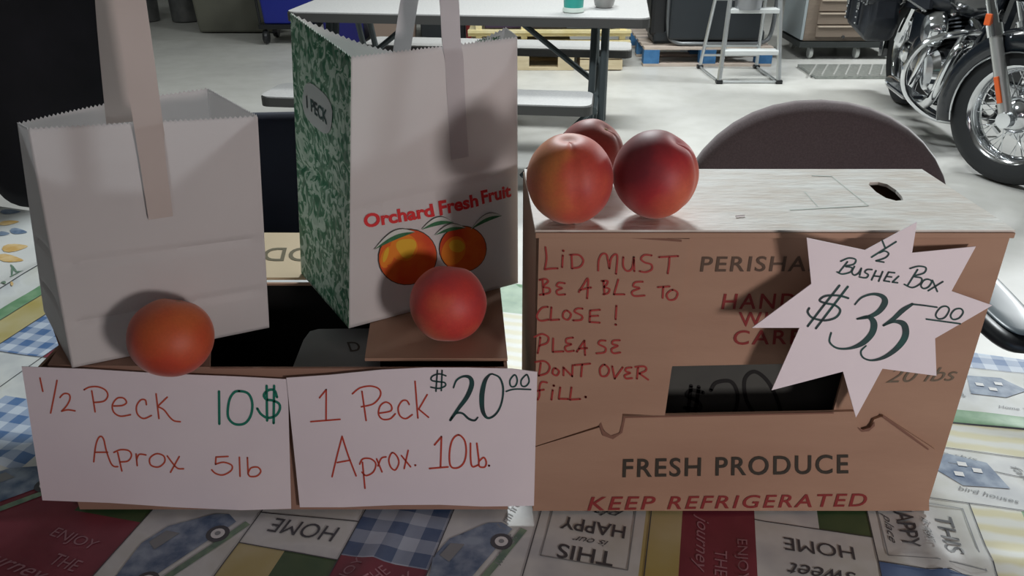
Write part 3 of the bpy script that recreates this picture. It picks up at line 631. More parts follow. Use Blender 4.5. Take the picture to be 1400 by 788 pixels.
strokes('handwriting', [('s', [(108, 75), (125, 155)]), ('c', [(210, 90), (195, 170), (172, 285)]), ('c', [(228, 192), (250, 170), (280, 172), (288, 198), (270, 238), (238, 274)]), ('c', [(238, 274), (275, 266), (318, 272)]),
    ('s', [(418, 152), (438, 278)]), ('c', [(372, 146), (405, 130), (455, 128), (500, 148), (514, 182), (490, 214), (430, 222)]), ('c', [(550, 243), (600, 240), (626, 222), (608, 196), (570, 197), (542, 236), (550, 280), (590, 304), (650, 295)]),
    ('c', [(745, 235), (738, 207), (710, 208), (686, 245), (692, 292), (728, 318), (775, 300)]), ('s', [(803, 170), (820, 318)]), ('s', [(870, 190), (812, 246)]), ('c', [(812, 246), (850, 266), (885, 310), (912, 332), (948, 337)]),
    ('c', [(430, 577), (440, 490), (455, 440), (473, 425), (490, 445), (505, 510), (530, 580), (550, 604), (574, 606)]), ('s', [(437, 520), (513, 520)]), ('s', [(573, 520), (598, 632)]), ('c', [(550, 521), (590, 505), (638, 510), (656, 538), (635, 572), (586, 578)]),
    ('s', [(683, 530), (690, 600)]), ('c', [(686, 565), (702, 533), (742, 536)]), ('o', [(805, 529), (848, 542), (854, 578), (818, 608), (772, 597), (766, 556)])], 9.5, Q1, INKORANGE, c1, A_)
strokes('handwriting', [('c', [(38, 542), (70, 585), (100, 616), (136, 619)]), ('s', [(110, 546), (58, 640)]), ('s', [(402, 545), (330, 549), (327, 592)]), ('c', [(327, 592), (375, 580), (424, 598), (420, 630), (372, 656), (328, 647), (304, 625)]),
    ('s', [(470, 550), (474, 664)]), ('s', [(518, 552), (522, 650)]), ('c', [(522, 645), (540, 614), (580, 610), (598, 635), (575, 662), (535, 665), (522, 648)])], 9.5, Q1, INKORANGE, c1, B_)
strokes('handwriting', [('s', [(348, 156), (350, 350)]), ('o', [(468, 154), (522, 168), (547, 225), (538, 300), (500, 348), (440, 350), (402, 305), (408, 215), (435, 165)]), ('s', [(633, 122), (636, 330)]), ('s', [(678, 122), (675, 346)]),
    ('c', [(695, 190), (680, 150), (645, 148), (617, 175), (630, 203), (668, 210), (706, 228), (712, 262), (688, 300), (640, 314), (600, 292), (577, 258)])], 15, Q1, INKGREEN, c1, B_)
CC = (410, 500, 4.38); DD = (570, 490, 4.635)
strokes('handwriting', [('s', [(118, 194), (158, 145), (157, 330)]), ('s', [(65, 337), (241, 323)]), ('s', [(372, 155), (397, 330)]), ('c', [(315, 170), (360, 135), (425, 124), (475, 142), (482, 182), (440, 230), (368, 248)]),
    ('c', [(478, 286), (545, 272), (546, 238), (515, 220), (482, 242), (471, 290), (495, 322), (540, 320), (572, 290)]), ('c', [(655, 234), (640, 211), (612, 214), (589, 255), (600, 302), (635, 319), (673, 295)]), ('s', [(690, 95), (707, 315)]), ('s', [(763, 175), (712, 262), (771, 311)]),
    ('c', [(193, 667), (222, 545), (253, 425)]), ('c', [(253, 425), (290, 540), (337, 662)]), ('s', [(224, 582), (302, 568)]), ('s', [(375, 580), (390, 736)]), ('c', [(358, 592), (378, 560), (425, 560), (455, 590), (440, 638), (398, 660), (372, 640)]),
    ('s', [(460, 560), (492, 638)]), ('c', [(468, 602), (488, 557), (516, 548)]), ('o', [(553, 523), (582, 545), (593, 585), (572, 626), (545, 610), (533, 565)]), ('s', [(608, 540), (663, 607)]), ('s', [(649, 509), (625, 618)]), ('.', [(691, 598)])], 9.5, Q2, INKRED, c2, CC)
strokes('handwriting', [('s', [(112, 550), (156, 498), (150, 690)]), ('s', [(80, 700), (197, 690)]), ('o', [(264, 487), (302, 522), (313, 592), (298, 662), (258, 696), (214, 684), (207, 600), (225, 520)]), ('c', [(340, 540), (341, 640), (352, 688), (388, 678)]), ('c', [(380, 540), (392, 640), (396, 686), (430, 690), (440, 660), (424, 630), (396, 652)]), ('.', [(457, 682)])], 11, Q2, INKRED, c2, DD)
strokes('handwriting', [('s', [(130, 78), (121, 210)]), ('s', [(160, 78), (155, 206)]), ('c', [(184, 112), (140, 100), (97, 116), (93, 140), (130, 149), (175, 155), (180, 176), (140, 192), (88, 184)]),
    ('c', [(232, 188, 10), (252, 140, 12), (295, 116, 14), (336, 124, 24), (348, 168, 30), (318, 245, 28), (262, 322, 22), (212, 393, 16)]), ('c', [(212, 393, 14), (245, 352, 14), (288, 350, 13), (328, 384, 15), (365, 395, 13), (386, 376, 10)]),
    ('c', [(478, 100, 10), (525, 125, 12), (547, 195, 13), (535, 290, 12), (500, 355, 13), (450, 380, 15), (418, 335, 26), (412, 240, 32), (430, 150, 26), (458, 108, 14), (478, 100, 10)]),
    ('o', [(615, 108), (590, 142), (596, 178), (622, 178), (636, 148), (630, 115)]), ('o', [(692, 106), (662, 140), (664, 174), (690, 178), (711, 150), (704, 114)]), ('c', [(566, 211), (620, 197), (721, 199)])], 10, Q2, INKDARK, c2, DD)

# ================================================================ PAPER BAGS
GREENP = None
def green_print():
    m, nt, b = nodes('green_leaf_print'); v = coords(nt)
    n = N(nt, 'ShaderNodeTexNoise'); n.inputs['Scale'].default_value = 60; n.inputs['Detail'].default_value = 4; n.inputs['Distortion'].default_value = 2.2; nt.links.new(v, n.inputs['Vector'])
    vo = N(nt, 'ShaderNodeTexVoronoi', feature='DISTANCE_TO_EDGE'); vo.inputs['Scale'].default_value = 52; nt.links.new(v, vo.inputs['Vector'])
    a = ramp(nt, n.outputs['Fac'], [(0.40, (0.008, 0.12, 0.05)), (0.50, (0.04, 0.25, 0.11)), (0.54, (0.62, 0.78, 0.66))])
    d = ramp(nt, vo.outputs['Distance'], [(0.05, (0.30, 0.42, 0.34)), (0.16, (0.03, 0.16, 0.09))])
    mx = N(nt, 'ShaderNodeMix', data_type='RGBA'); mx.inputs[0].default_value = 0.38; nt.links.new(a, mx.inputs[6]); nt.links.new(d, mx.inputs[7])
    nt.links.new(mx.outputs[2], b.inputs['Base Color']); b.inputs['Roughness'].default_value = 0.6; return m
GREENP = green_print()
def paper_bag(label, bot, top, back_sag=0.0, back_in=0.0, side_print=False, lean=0.0, crease=(0.42,), seed=0):
    """bot, top: front-left, front-right, back-right, back-left corners"""
    t = thing('paper_bag', label, 'bag', tuple((bot[0] + bot[1] + bot[2] + bot[3]) / 4), group='white paper bags')
    nrows = 60; mb = MB(); mb.keep = True
    def wall(b0, b1, t0, t1, mi, nu, sag=0.0, inn=Vector((0, 0, 0)), bow=0.0):
        nrm = (b1 - b0).cross(Vector((0, 0, 1))).normalized(); vs = []
        for j in range(nrows + 1):
            v = j / nrows
            for i in range(nu + 1):
                u = i / nu; p = (b0 * (1 - u) + b1 * u) * (1 - v) + (t0 * (1 - u) + t1 * u) * v
                e = math.sin(math.pi * u)
                p = p + Vector((0, 0, -sag * e * v)) + inn * e * v
                dsp = bow * e * math.sin(math.pi * min(1, v * 1.1)) + 0.0010 * noise.noise(p * 22 + Vector((seed, 0, 0))) * e
                for cr in crease: dsp -= 0.0034 * math.exp(-((v - cr - .01 * u) / 0.013) ** 2) * min(1, 4 * e)
                p = p + nrm * dsp
                if j == nrows: p = p + Vector((0, 0, 0.0016 if i % 2 else -0.0004))
                vs.append(p)
        fs = [(j * (nu + 1) + i, j * (nu + 1) + i + 1, (j + 1) * (nu + 1) + i + 1, (j + 1) * (nu + 1) + i) for j in range(nrows) for i in range(nu)]
        mb.add(vs, fs, mi)
    wall(bot[0], bot[1], top[0], top[1], 0, 90)
    wall(bot[1], bot[2], top[1], top[2], 0, 50)
    wall(bot[2], bot[3], top[2], top[3], 0, 90, back_sag, (top[0] - top[3]) * back_in)
    wall(bot[3], bot[0], top[3], top[0], 1 if side_print else 0, 50, bow=-.003)
    mb.add(bot, [(0, 1, 2, 3)])
    body = build('bag_body', mb, [PAPER, GREENP], t, smooth=True, solid=.0004, sharp=50)
    return t, body
from mathutils.bvhtree import BVHTree
def hit(body, px, py, off):
    """point where the view through a picture position meets the paper wall, lifted off it"""
    if 'bvh_' + body.name not in MTX:
        M_ = chain(body); MTX['bvh_' + body.name] = BVHTree.FromPolygons([M_ @ v.co for v in body.data.vertices], [tuple(p.vertices) for p in body.data.polygons])
    d = ray(px, py).normalized(); loc, n_, i_, ds = MTX['bvh_' + body.name].ray_cast(EYE, d)
    if loc is None: return None
    if n_.dot(d) > 0: n_ = -n_
    return loc + n_ * off
def strap(path, wpx, m_, parent, wdir):
    """flat handle: path of 3D centre points, wdir the direction of its width"""
    mb = MB(); mb.keep = True; vs = []
    pts = [tuple(p) for p in path]; sm = smooth_path(pts, 8); n = len(sm)
    for p in sm: vs += [Vector(p) - wdir * wpx / 2, Vector(p) + wdir * wpx / 2]
    mb.add(vs, [(2 * i, 2 * i + 1, 2 * i + 3, 2 * i + 2) for i in range(n - 1)])
    return build('handle', mb, m_, parent, smooth=False, solid=.0006)
bz = RZ + .0015
lbot = [onz(99, 503, bz), onz(368, 448, bz), None, onz(60, 425, bz)]; lbot[2] = lbot[1] + (lbot[3] - lbot[0]) * 0.9
ltop = [ony(38, 177, .622), ony(352, 160, .655), ony(284, 122, .735), ony(24, 170, .642)]
bagL, bodyL = paper_bag('plain white half peck paper bag with small peach before it', lbot, ltop, back_in=-0.5, crease=(.455, .2), seed=3)
n_l = (lbot[1] - lbot[0]).cross(Vector((0, 0, 1))).normalized()
def face(px, py, c, off=0.0, nn=None): # point on the front wall plane of a bag
    bb, tt = c; n_ = (bb[1] - bb[0]).cross(tt[0] - bb[0]).normalized()
    if n_.y > 0: n_ = -n_
    return onp(px, py, bb[0], n_) + n_ * off
fL = lambda px, py, off=0.0012: hit(bodyL, px, py, off) or face(px, py, (lbot, ltop), off)
dl = (lbot[1] - lbot[0]).normalized()
strap([fL(222, 297, .0012), fL(217, 262, .0014), fL(211, 220, .0016), fL(206, 185, .0022), ony(200, 150, .634), ony(190, 80, .632), ony(178, 0, .632), ony(168, -70, .645), ony(156, -105, .665), ony(148, -70, .685), ony(150, 0, .69), ony(156, 80, .69), ony(164, 168, .69)], 0.0215, STRAP, bagL, dl)
rbot = [onz(477, 449, bz), onz(708, 387, bz), None, onz(412, 374, bz)]; rbot[2] = rbot[1] + (rbot[3] - rbot[0]) * 0.92
rtop = [ony(480, 79, .683), ony(707, 52, .797), ony(691, 39, .835), ony(397, 19, .80)]
bagR, bodyR = paper_bag('tall white one peck paper bag with green printed side and fruit picture', rbot, rtop, back_sag=.026, back_in=.12, side_print=True, crease=(.47,), seed=9)
fR = lambda px, py, off=0.0016: hit(bodyR, px, py, max(off - .0008, .0004)) or face(px, py, (rbot, rtop), off)
dr = (rbot[1] - rbot[0]).normalized()
strap([fR(628, 216, .002), fR(624, 160, .002), fR(621, 110, .0024), fR(619, 78, .0026), ony(617, 55, .742), ony(614, 0, .742), ony(606, -50, .752), ony(590, -78, .77), ony(572, -50, .79), ony(560, 0, .80), ony(548, 79, .80)], 0.0185, STRAPB, bagR, dr)
# print on the green side
def side(px, py, off=.0014):
    return hit(bodyR, px, py, off - .0006) or face(px, py, (rbot, rtop), off)
mb = MB(); mb.keep = True; pts = blob(lambda x, y: side(x, y), 435, 148, 18, 35, -.38, f=lambda a: 1 + .06 * math.cos(4 * a)); mb.add(pts, [tuple(range(len(pts)))])
ov = build('printed_oval', mb, mat('oval_grey_print', (.50, .54, .54), .6), bagR)
mb = MB(); text_quad(mb, '1 PECK', ((421, 147), (449, 171), (449, 151), (420, 130)), lambda x, y: side(x, y, .002), bold=.03)
build('printed_lettering', mb, INKDARK, bagR)
# fruit picture on the front
OR1 = mat('print_orange', (0.60, 0.055, 0.008), .6, col2=(0.70, 0.13, 0.01), ns=24, lo=.4, hi=.6); YE1 = mat('print_yellow', (0.72, 0.42, 0.02), .6); GR1 = mat('print_leaf_green', (0.015, 0.12, 0.05), .6, col2=(.05, .2, .08), ns=150); LN = mat('print_outline', (0.03, .03, .02), .6); RD1 = mat('print_red', (0.62, 0.02, 0.025), .6); OR2 = mat('print_mid_orange', (.75, .22, .01), .6)
def flat(name, polys, m_, off):
    for p in polys:
        mb = MB(); mb.keep = True; mb.add(p, [tuple(range(len(p)))]); build(name, mb, m_, bagR)
L5 = (480, 230, 4.633)
def px5(x, y): return (x / L5[2] + L5[0], y / L5[2] + L5[1])
def f5(off): return lambda x, y: fR(*px5(x, y), off)
flat('printed_fruit', [blob(f5(.0017), 705, 510, 152, 148, 0), blob(f5(.0018), 355, 560, 190, 178, -.35)], LN, 0)
flat('printed_fruit', [blob(f5(.0020), 705, 510, 147, 143, 0), blob(f5(.0021), 355, 560, 184, 172, -.35)], OR1, 0)
flat('printed_fruit', [blob(f5(.0023), 645, 520, 72, 95, .45), blob(f5(.0023), 225, 560, 40, 72, .35), blob(f5(.0023), 330, 500, 88, 86, -.5)], OR2, 0)
flat('printed_highlight', [blob(f5(.0025), 665, 490, 50, 40, .2), blob(f5(.0025), 345, 500, 62, 62, -.6, f=lambda a: 1 + .12 * math.cos(3 * a)), blob(f5(.0025), 215, 545, 14, 50, .3)], YE1, 0)
def leaf(a, b_, wd, up):
    pts = []
    for k in range(11): t = k / 10; pts.append((a[0] + (b_[0] - a[0]) * t, a[1] + (b_[1] - a[1]) * t - up * math.sin(math.pi * t) - wd * math.sin(math.pi * t)))
    for k in range(10, -1, -1): t = k / 10; pts.append((a[0] + (b_[0] - a[0]) * t, a[1] + (b_[1] - a[1]) * t - up * math.sin(math.pi * t) + wd * .6 * math.sin(math.pi * t)))
    return pts
LV = [((140, 512), (400, 400), 34, 30), ((440, 385), (645, 340), 30, 25), ((525, 420), (720, 375), 26, 20), ((750, 385), (950, 298), 28, 25)]
PALEL = mat('print_pale_leaf', (.60, .64, .60), .6)
flat('printed_leaf', [[f5(.0026)(*p) for p in leaf(a, b_, w_ + 5, u_)] for a, b_, w_, u_ in LV], LN, 0)
flat('printed_leaf', [[f5(.0028)(*p) for p in leaf(a, b_, w_, u_)] for a, b_, w_, u_ in LV], PALEL, 0)
flat('printed_leaf', [[f5(.0030)(*p) for p in leaf(a, b_, w_ * .55, u_ * .55)] for a, b_, w_, u_ in LV], GR1, 0)
for s, q in (('Orchard', ((82, 380), (528, 305), (512, 222), (74, 290))), ('Fresh', ((560, 300), (806, 240), (796, 160), (548, 208))), ('Fruit', ((828, 228), (1012, 180), (1006, 100), (816, 142)))):
    build('printed_lettering', text_quad(MB(), s, [px5(*p) for p in q], lambda x, y: fR(x, y, .0018), bold=.035), RD1, bagR)
mb = MB(); text_quad(mb, 'VOLUME', ((652, 60), (684, 55), (684, 49), (652, 54)), lambda x, y: ony(x, y, .822), bold=.01)
build('printed_lettering', mb, GR1, bagR)

# ================================================================ PEACHES
def peach_mat(name, a, b_, c, seed, sc=18.0, axis=(1, 0, 0.3)):
    m, nt, bs = nodes(name); v = coords(nt)
    n = N(nt, 'ShaderNodeTexNoise'); n.inputs['Scale'].default_value = sc; n.inputs['Detail'].default_value = 3; n.noise_dimensions = '4D'; n.inputs['W'].default_value = seed
    nt.links.new(v, n.inputs['Vector'])
    dt = N(nt, 'ShaderNodeVectorMath', operation='DOT_PRODUCT'); dt.inputs[1].default_value = tuple(x * 9 for x in axis); nt.links.new(v, dt.inputs[0])
    ad = N(nt, 'ShaderNodeMath', operation='ADD'); nt.links.new(n.outputs['Fac'], ad.inputs[0]); nt.links.new(dt.outputs['Value'], ad.inputs[1])
    base = ramp(nt, ad.outputs[0], [(0.25, a), (0.5, b_), (0.8, c)])
    f = N(nt, 'ShaderNodeTexNoise'); f.inputs['Scale'].default_value = 420; nt.links.new(v, f.inputs['Vector'])
    mx = N(nt, 'ShaderNodeMix', data_type='RGBA', blend_type='MULTIPLY'); mx.inputs[0].default_value = .35; nt.links.new(base, mx.inputs[6])
    nt.links.new(ramp(nt, f.outputs['Fac'], [(.3, (.75, .75, .75)), (.7, (1.05, 1.05, 1.05))]), mx.inputs[7])
    nt.links.new(mx.outputs[2], bs.inputs['Base Color']); bs.inputs['Roughness'].default_value = .55
    bs.inputs['Sheen Weight'].default_value = .30; bs.inputs['Sheen Roughness'].default_value = .45; bs.inputs['Sheen Tint'].default_value = (1, .8, .75, 1)
    bs.inputs['Subsurface Weight'].default_value = .0; return m
STEMM = mat('peach_stem_scar', (.35, .20, .08), .8)
def peach(label, px, py, dia, zs, m_, stem=(0, 0, 1), cleft=0.0, hs=1.0, depthc=.05):
    r = dia / 2; zc = zs + r * hs * .985; p = onz(px, py, zc)
    t = thing('peach', label, 'peach', (p.x, p.y, zs), group='ripe peaches on the stall')
    st_ = Vector(stem).normalized(); q = Vector((0, 0, 1)).rotation_difference(st_).to_matrix(); rc = Matrix.Rotation(cleft, 3, 'Z')
    mb = MB(); nn, mm = 64, 40; vs = []
    for i in range(mm + 1):
        th_ = math.pi * i / mm
        for k in range(nn):
            a = 2 * math.pi * k / nn
            d = Vector((math.sin(th_) * math.cos(a), math.sin(th_) * math.sin(a), math.cos(th_)))
            rr = 1 - .12 * math.exp(-(th_ / .26) ** 2) - .03 * math.exp(-((math.pi - th_) / .2) ** 2)
            da = math.atan2(math.sin(a), math.cos(a)); rr -= depthc * math.exp(-(da / .17) ** 2) * math.sin(th_) ** .5 * (1 - .6 * i / mm)
            rr += .018 * math.cos(2 * a) * math.sin(th_) + .012 * noise.noise(d * 2 + Vector((px, 0, 0)))
            d = q @ (rc @ d); d = Vector((d.x, d.y, d.z * hs)); vs.append(Vector((p.x, p.y, zc)) + d * r * rr)
    lowest = min(v.z for v in vs); vs = [v + Vector((0, 0, zs + .0002 - lowest)) for v in vs]
    mb.add(vs, [(i * nn + k, (i + 1) * nn + k, (i + 1) * nn + (k + 1) % nn, i * nn + (k + 1) % nn) for i in range(mm) for k in range(nn)])
    MTXo = build('flesh', mb, m_, t, smooth=True, sharp=180)
    sc = MB().lathe([(.0008, -.002), (.0032, -.001), (.0028, .0012), (.001, .002)], Vector((p.x, p.y, zc + (zs - lowest))) + st_ * r * .845, 'Z', 10, mtx=q.to_4x4())
    build('stem_scar', sc, STEMM, t, smooth=True)
    # centre the colour coordinates on the fruit
    off = (MTXo.data.vertices and sum((vv.co for vv in MTXo.data.vertices), Vector()) / len(MTXo.data.vertices))
    MTXo.data.transform(Matrix.Translation(-off)); MTXo.location = off
    return t
Y_, O_, D_ = (0.62, 0.20, 0.05), (0.52, 0.075, 0.030), (0.33, 0.022, 0.028)
peach('small orange red peach standing in front of the plain bag', 234, 462, .0715, RZ + .0015, peach_mat('peach_skin_orange', (.34, .030, .016), (.50, .055, .020), (.56, .12, .03), 1.0, axis=(.4, 0, .6)), (0.2, .5, .9), 2.5, hs=.95, depthc=.01)
peach('red peach standing in front of the printed tall bag', 613, 416, .0705, RZ + .0015, peach_mat('peach_skin_red', (.40, .035, .04), (.56, .045, .035), (.66, .15, .06), 4.0, sc=24, axis=(-.3, 0, -.3)), (0.05, .55, .85), 0.6, hs=1.02, depthc=.015)
peach('yellow and red peach, leftmost on top of the half bushel box', 779, 245, .0725, BZ1 + .0005, peach_mat('peach_skin_yellow', (.62, .20, .055), (.56, .085, .045), (.40, .02, .028), 7.0, sc=26, axis=(.75, 0, -.1)), (-.06, -.10, .98), -1.5, hs=1.02)
peach('dark red peach, rightmost on top of the half bushel box', 896, 240, .0700, BZ1 + .0005, peach_mat('peach_skin_dark', (.18, .014, .024), (.42, .024, .03), (.62, .13, .06), 11.0, axis=(.7, 0, -.45)), (.42, -.15, .85), -.5, hs=1.04, depthc=.06)
peach('dull pink peach behind the two front ones on the box', 808, 209, .0600, BZ1 + .0005, peach_mat('peach_skin_pink', (.28, .04, .045), (.36, .06, .05), (.42, .10, .07), 15.0), (.45, -.2, .85), -.6, hs=1.0)

# ================================================================ CHAIRS
FAB = mat('brown_grey_chair_fabric', (0.10, 0.072, 0.075), 0.9, col2=(0.13, 0.095, 0.10), ns=300, sheen=.5)
BLK = mat('black_chair_fabric', (0.010, 0.010, 0.014), 0.85, col2=(0.016, 0.015, 0.022), ns=12); NAVY = mat('navy_chair_fabric', (0.004, 0.008, 0.022), 0.8, col2=(.006, .012, .03), ns=12)
BPL = mat('black_chair_plastic', (0.012, 0.013, 0.015), 0.35); ARM = mat('grey_arm_pad', (0.10, 0.125, 0.14), 0.35)
def superell(w_, h_, e, n=40):
    out = []
    for k in range(n):
        a = 2 * math.pi * k / n; c, s = math.cos(a), math.sin(a)
        out.append((math.copysign(abs(c) ** (2 / e), c) * w_ / 2, math.copysign(abs(s) ** (2 / e), s) * h_ / 2))
    return out
def pad(mb, c, w_, h_, t_, e=2.6, horizontal=False, curve=0.0):
    """cushion: rings of a superellipse"""
    n = 40; prof = [(0.0, -.5), (.55, -.5), (.90, -.42), (.985, -.2), (1, 0), (.985, .2), (.90, .42), (.55, .5), (0.0, .5)]; vs = []
    se = superell(w_, h_, e, n)
    for s, d in prof:
        for x, y in se:
            x, y = x * s, y * s; dd = d * t_ + curve * (x / (w_ / 2)) ** 2
            vs.append(Vector(c) + (Vector((x, y, d * t_)) if horizontal else Vector((x, -dd if False else dd, y))))
    mb.add(vs, [(i * n + k, i * n + (k + 1) % n, (i + 1) * n + (k + 1) % n, (i + 1) * n + k) for i in range(len(prof) - 1) for k in range(n)])
    return mb
def chair(label, loc, rz, fab, bw, bh, bzc, e, arms=True, curve=-.05, th_=.06, seatz=.46, sw=.50):
    t = thing('office_chair', label, 'chair', loc, rz)       # local: faces -Y (towards the table)
    build('backrest', pad(MB(), (0, 0.0, bzc), bw, bh, th_, e, curve=curve), fab, t, world=False, smooth=True, sharp=80)
    build('seat', pad(MB(), (0, -.24, seatz), sw, .46, .08, 3.2, True), fab, t, world=False, smooth=True, sharp=80)
    build('back_post', MB().tube([(0, .045, bzc), (0, .06, bzc - bh * .4), (0, .03, seatz - .02), (0, -.2, seatz - .06)], .02), BPL, t, world=False)
    build('gas_post', MB().tube([(0, -.22, .09), (0, -.22, seatz - .045)], .025), BPL, t, world=False)
    for k in range(5):
        a = k * 2 * math.pi / 5 + .3; ex, ey = .28 * math.cos(a), .28 * math.sin(a)
        l = build('base_leg', MB().tube([(0, -.22, .10), (ex * .5, -.22 + ey * .5, .095), (ex, -.22 + ey, .075)], [.024, .02, .014]), BPL, t, world=False)
        build('caster', MB().lathe([(.006, -.018), (.025, -.018), (.028, 0), (.025, .018), (.006, .018)], (ex, -.22 + ey, .028), 'X', 14), BPL, l, world=False)
    if arms:
        for s in (-1, 1):
            a_ = build('armrest', pad(MB(), (s * .235, -.33, .665), .09, .32, .035, 3, True), BPL, t, world=False, smooth=True, sharp=80)
            build('arm_pad', pad(MB(), (s * .235, -.33, .6835), .070, .295, .008, 3, True), ARM, a_, world=False, smooth=True, sharp=80)
            build('arm_support', MB().tube([(s * .235, -.24, .65), (s * .25, -.2, .5), (s * .2, -.2, seatz - .03)], .015), BPL, a_, world=False)
    return t
chair('brown grey office chair with rounded back behind the half bushel box', (0.595, 1.56, 0), R(-6), FAB, .535, .50, .668, 2.15, th_=.075)
chair('black high backed chair behind the plain bag at left', (-0.915, 1.62, 0), R(4), BLK, .33, .80, 1.075, 7.0, arms=False, curve=-.01, sw=.36)
chair('navy squared chair back seen between the two paper bags', (-0.37, 1.37, 0), R(2), NAVY, .36, .34, .774, 9.0, arms=False, curve=-.01, th_=.05, seatz=.46, sw=.40)

# ================================================================ PICNIC TABLE
PT = mat('speckled_grey_plastic', (0.40, 0.40, 0.40), 0.5, col2=(0.46, .46, .45), ns=120); PE = mat('dark_plastic_edge', (0.05, 0.05, 0.048), 0.5); PLEG = mat('bronze_steel_tube', (0.07, 0.085, 0.09), 0.4, .5)
pt = thing('picnic_table', 'grey folding picnic table with two attached benches', 'table', (-0.2, 4.25, 0))
def rrect(x0, x1, y0, y1, r, z, n=5):
    out = []
    for cx, cy, a0 in ((x1 - r, y1 - r, 0), (x0 + r, y1 - r, 90), (x0 + r, y0 + r, 180), (x1 - r, y0 + r, 270)):
        for k in range(n + 1): a = R(a0 + 90 * k / n); out.append(Vector((cx + r * math.cos(a), cy + r * math.sin(a), z)))
    return out
def ptop(name, x0, x1, y0, y1, z, t_=.045):
    o = build(name, MB().slab([rrect(x0, x1, y0, y1, .05, z - t_)], (0, 0, t_ - .006)), PE, pt)
    build('top_skin', MB().slab([rrect(x0 + .004, x1 - .004, y0 + .004, y1 - .004, .05, z - .006)], (0, 0, .006)), PT, o); return o
a = ony(393, 22, 3.86); b2 = ony(901, 24, 3.86)
ptop('tabletop', a.x, b2.x, 3.86, 4.60, .74)
a = ony(369, 140, 3.50); b2 = ony(838, 142, 3.50); ptop('bench', a.x, b2.x, 3.50, 3.78, .43)
ptop('bench', a.x + .1, b2.x + .18, 4.78, 5.06, .43)
for sx in (-.86, .42):
    x = sx
    for dy in (0, .05):
        build('leg', MB().tube([(x + dy, 4.02 - dy, .70), (x + dy, 3.78 - dy, .02)], .017), PLEG, pt); build('leg', MB().tube([(x + dy, 4.42 + dy, .70), (x + dy, 4.78 + dy, .02)], .017), PLEG, pt)
    build('cross_tube', MB().tube([(x + .02, 3.62, .38), (x + .02, 4.92, .38)], .017), PLEG, pt)
    build('brace', MB().tube([(x - math.copysign(.42, sx), 4.2, .70), (x, 4.22, .38)], .014), PLEG, pt)
    build('bench_brace', MB().tube([(x - math.copysign(.30, sx), 3.64, .06), (x, 3.63, .37)] if sx > 0 else [(x, 3.63, .37), (x + .05, 3.63, .05)], .012), PLEG, pt)
    build('foot_tube', MB().tube([(x, 3.72, .018), (x + .08, 3.72, .018)], .016), PLEG, pt)
pt.rotation_euler = (0, 0, R(-7))
cp = ony(784, 12, 3.95); cp.z = .741
t = thing('drink_cup', 'teal cup with pale base on the picnic table', 'cup', tuple(cp)); cp = Vector(cp)
build('cup_body', MB().lathe([(.045, .02), (.05, .14), (.047, .14), (.042, .022)], cp, 'Z', 20), mat('teal_plastic', (.03, .33, .28), .4), t, smooth=True)
build('cup_base', MB().lathe([(.046, 0), (.05, .004), (.048, .022), (.02, .022)], cp, 'Z', 20), mat('pale_cup_base', (.6, .68, .62), .4), t, smooth=True)
rp = ony(826, 6, 4.1); rp.z = .741
t = thing('grey_bowl', 'small grey bowl beside the teal cup on the picnic table', 'bowl', tuple(rp))
build('bowl_body', MB().lathe([(.035, 0), (.045, .01), (.06, .07), (.056, .07), (.04, .013), (.0, .013)], rp, 'Z', 20), mat('grey_ceramic', (.35, .34, .33), .4), t, smooth=True)

# ================================================================ PALLETS AND WHAT STANDS ON THEM
WOOD = mat('pale_pallet_wood', (0.60, 0.50, 0.32), .8, col2=(.68, .58, .40), ns=8, stretch=(1, 8, 8)); WOODG = mat('weathered_pallet_wood', (.48, .40, .34), .8, col2=(.58, .50, .44), ns=8, stretch=(1, 8, 8))
BLUEW = mat('blue_pallet_block', (.03, .13, .30), .7, col2=(.06, .2, .42), ns=12); YELW = mat('yellow_painted_frame', (.70, .60, .30), .6, col2=(.76, .68, .42), ns=10)
def pallet(label, x0, x1, y0, y1, z, wt, wb, cat='pallet', grp=None):
    t = thing('wooden_pallet', label, cat, ((x0 + x1) / 2, (y0 + y1) / 2, z), group=grp)
    ny = 6
    for k in range(ny):
        yy = y0 + .05 + (y1 - y0 - .1) * k / (ny - 1); build('top_board', MB().box(((x0 + x1) / 2, yy, z + .135), (x1 - x0, .09, .02)), wt, t)
    for k in range(3):
        yy = y0 + .05 + (y1 - y0 - .1) * k / 2; build('bottom_board', MB().box(((x0 + x1) / 2, yy, z + .011), (x1 - x0, .09, .02)), wt, t)
        for j in range(3):
            xx = x0 + .06 + (x1 - x0 - .12) * j / 2; build('block', MB().box((xx, yy, z + .073), (.12, .09, .104)), wb, t)
    return t
pa = ony(880, 80, 6.34); pb = ony(1056, 80, 6.34)
pallet('weathered pallet with blue blocks under the dark treadmill', pa.x, pb.x, 6.34, 7.2, 0.001, WOODG, BLUEW)
pa = ony(640, 85, 6.2); pb = ony(785, 85, 6.2); pallet('pale wooden pallet behind the picnic bench, nearer the printed bag', pa.x, pb.x, 6.2, 7.0, .001, WOOD, WOOD)
pc = ony(793, 85, 6.2); pd = ony(851, 85, 6.2); t = thing('wooden_crate', 'small tan wooden crate right of the pale pallet', 'crate', (pc.x + .15, 6.35, 0))
for k in range(2): build('slat', MB().box(((pc.x + pd.x) / 2, 6.2, .045 + k * .08), (pd.x - pc.x, .02, .07)), WOOD, t)
build('crate_body', MB().box(((pc.x + pd.x) / 2, 6.38, .07), (pd.x - pc.x - .01, .33, .14)), mat('tan_crate_side', (.38, .27, .18), .8), t)
ya = ony(640, 50, 6.3); yb = ony(862, 50, 6.3)
t = thing('yellow_frame', 'pale yellow slatted frame stacked on the pale pallet', 'frame', ((ya.x + yb.x) / 2, 6.6, .147))
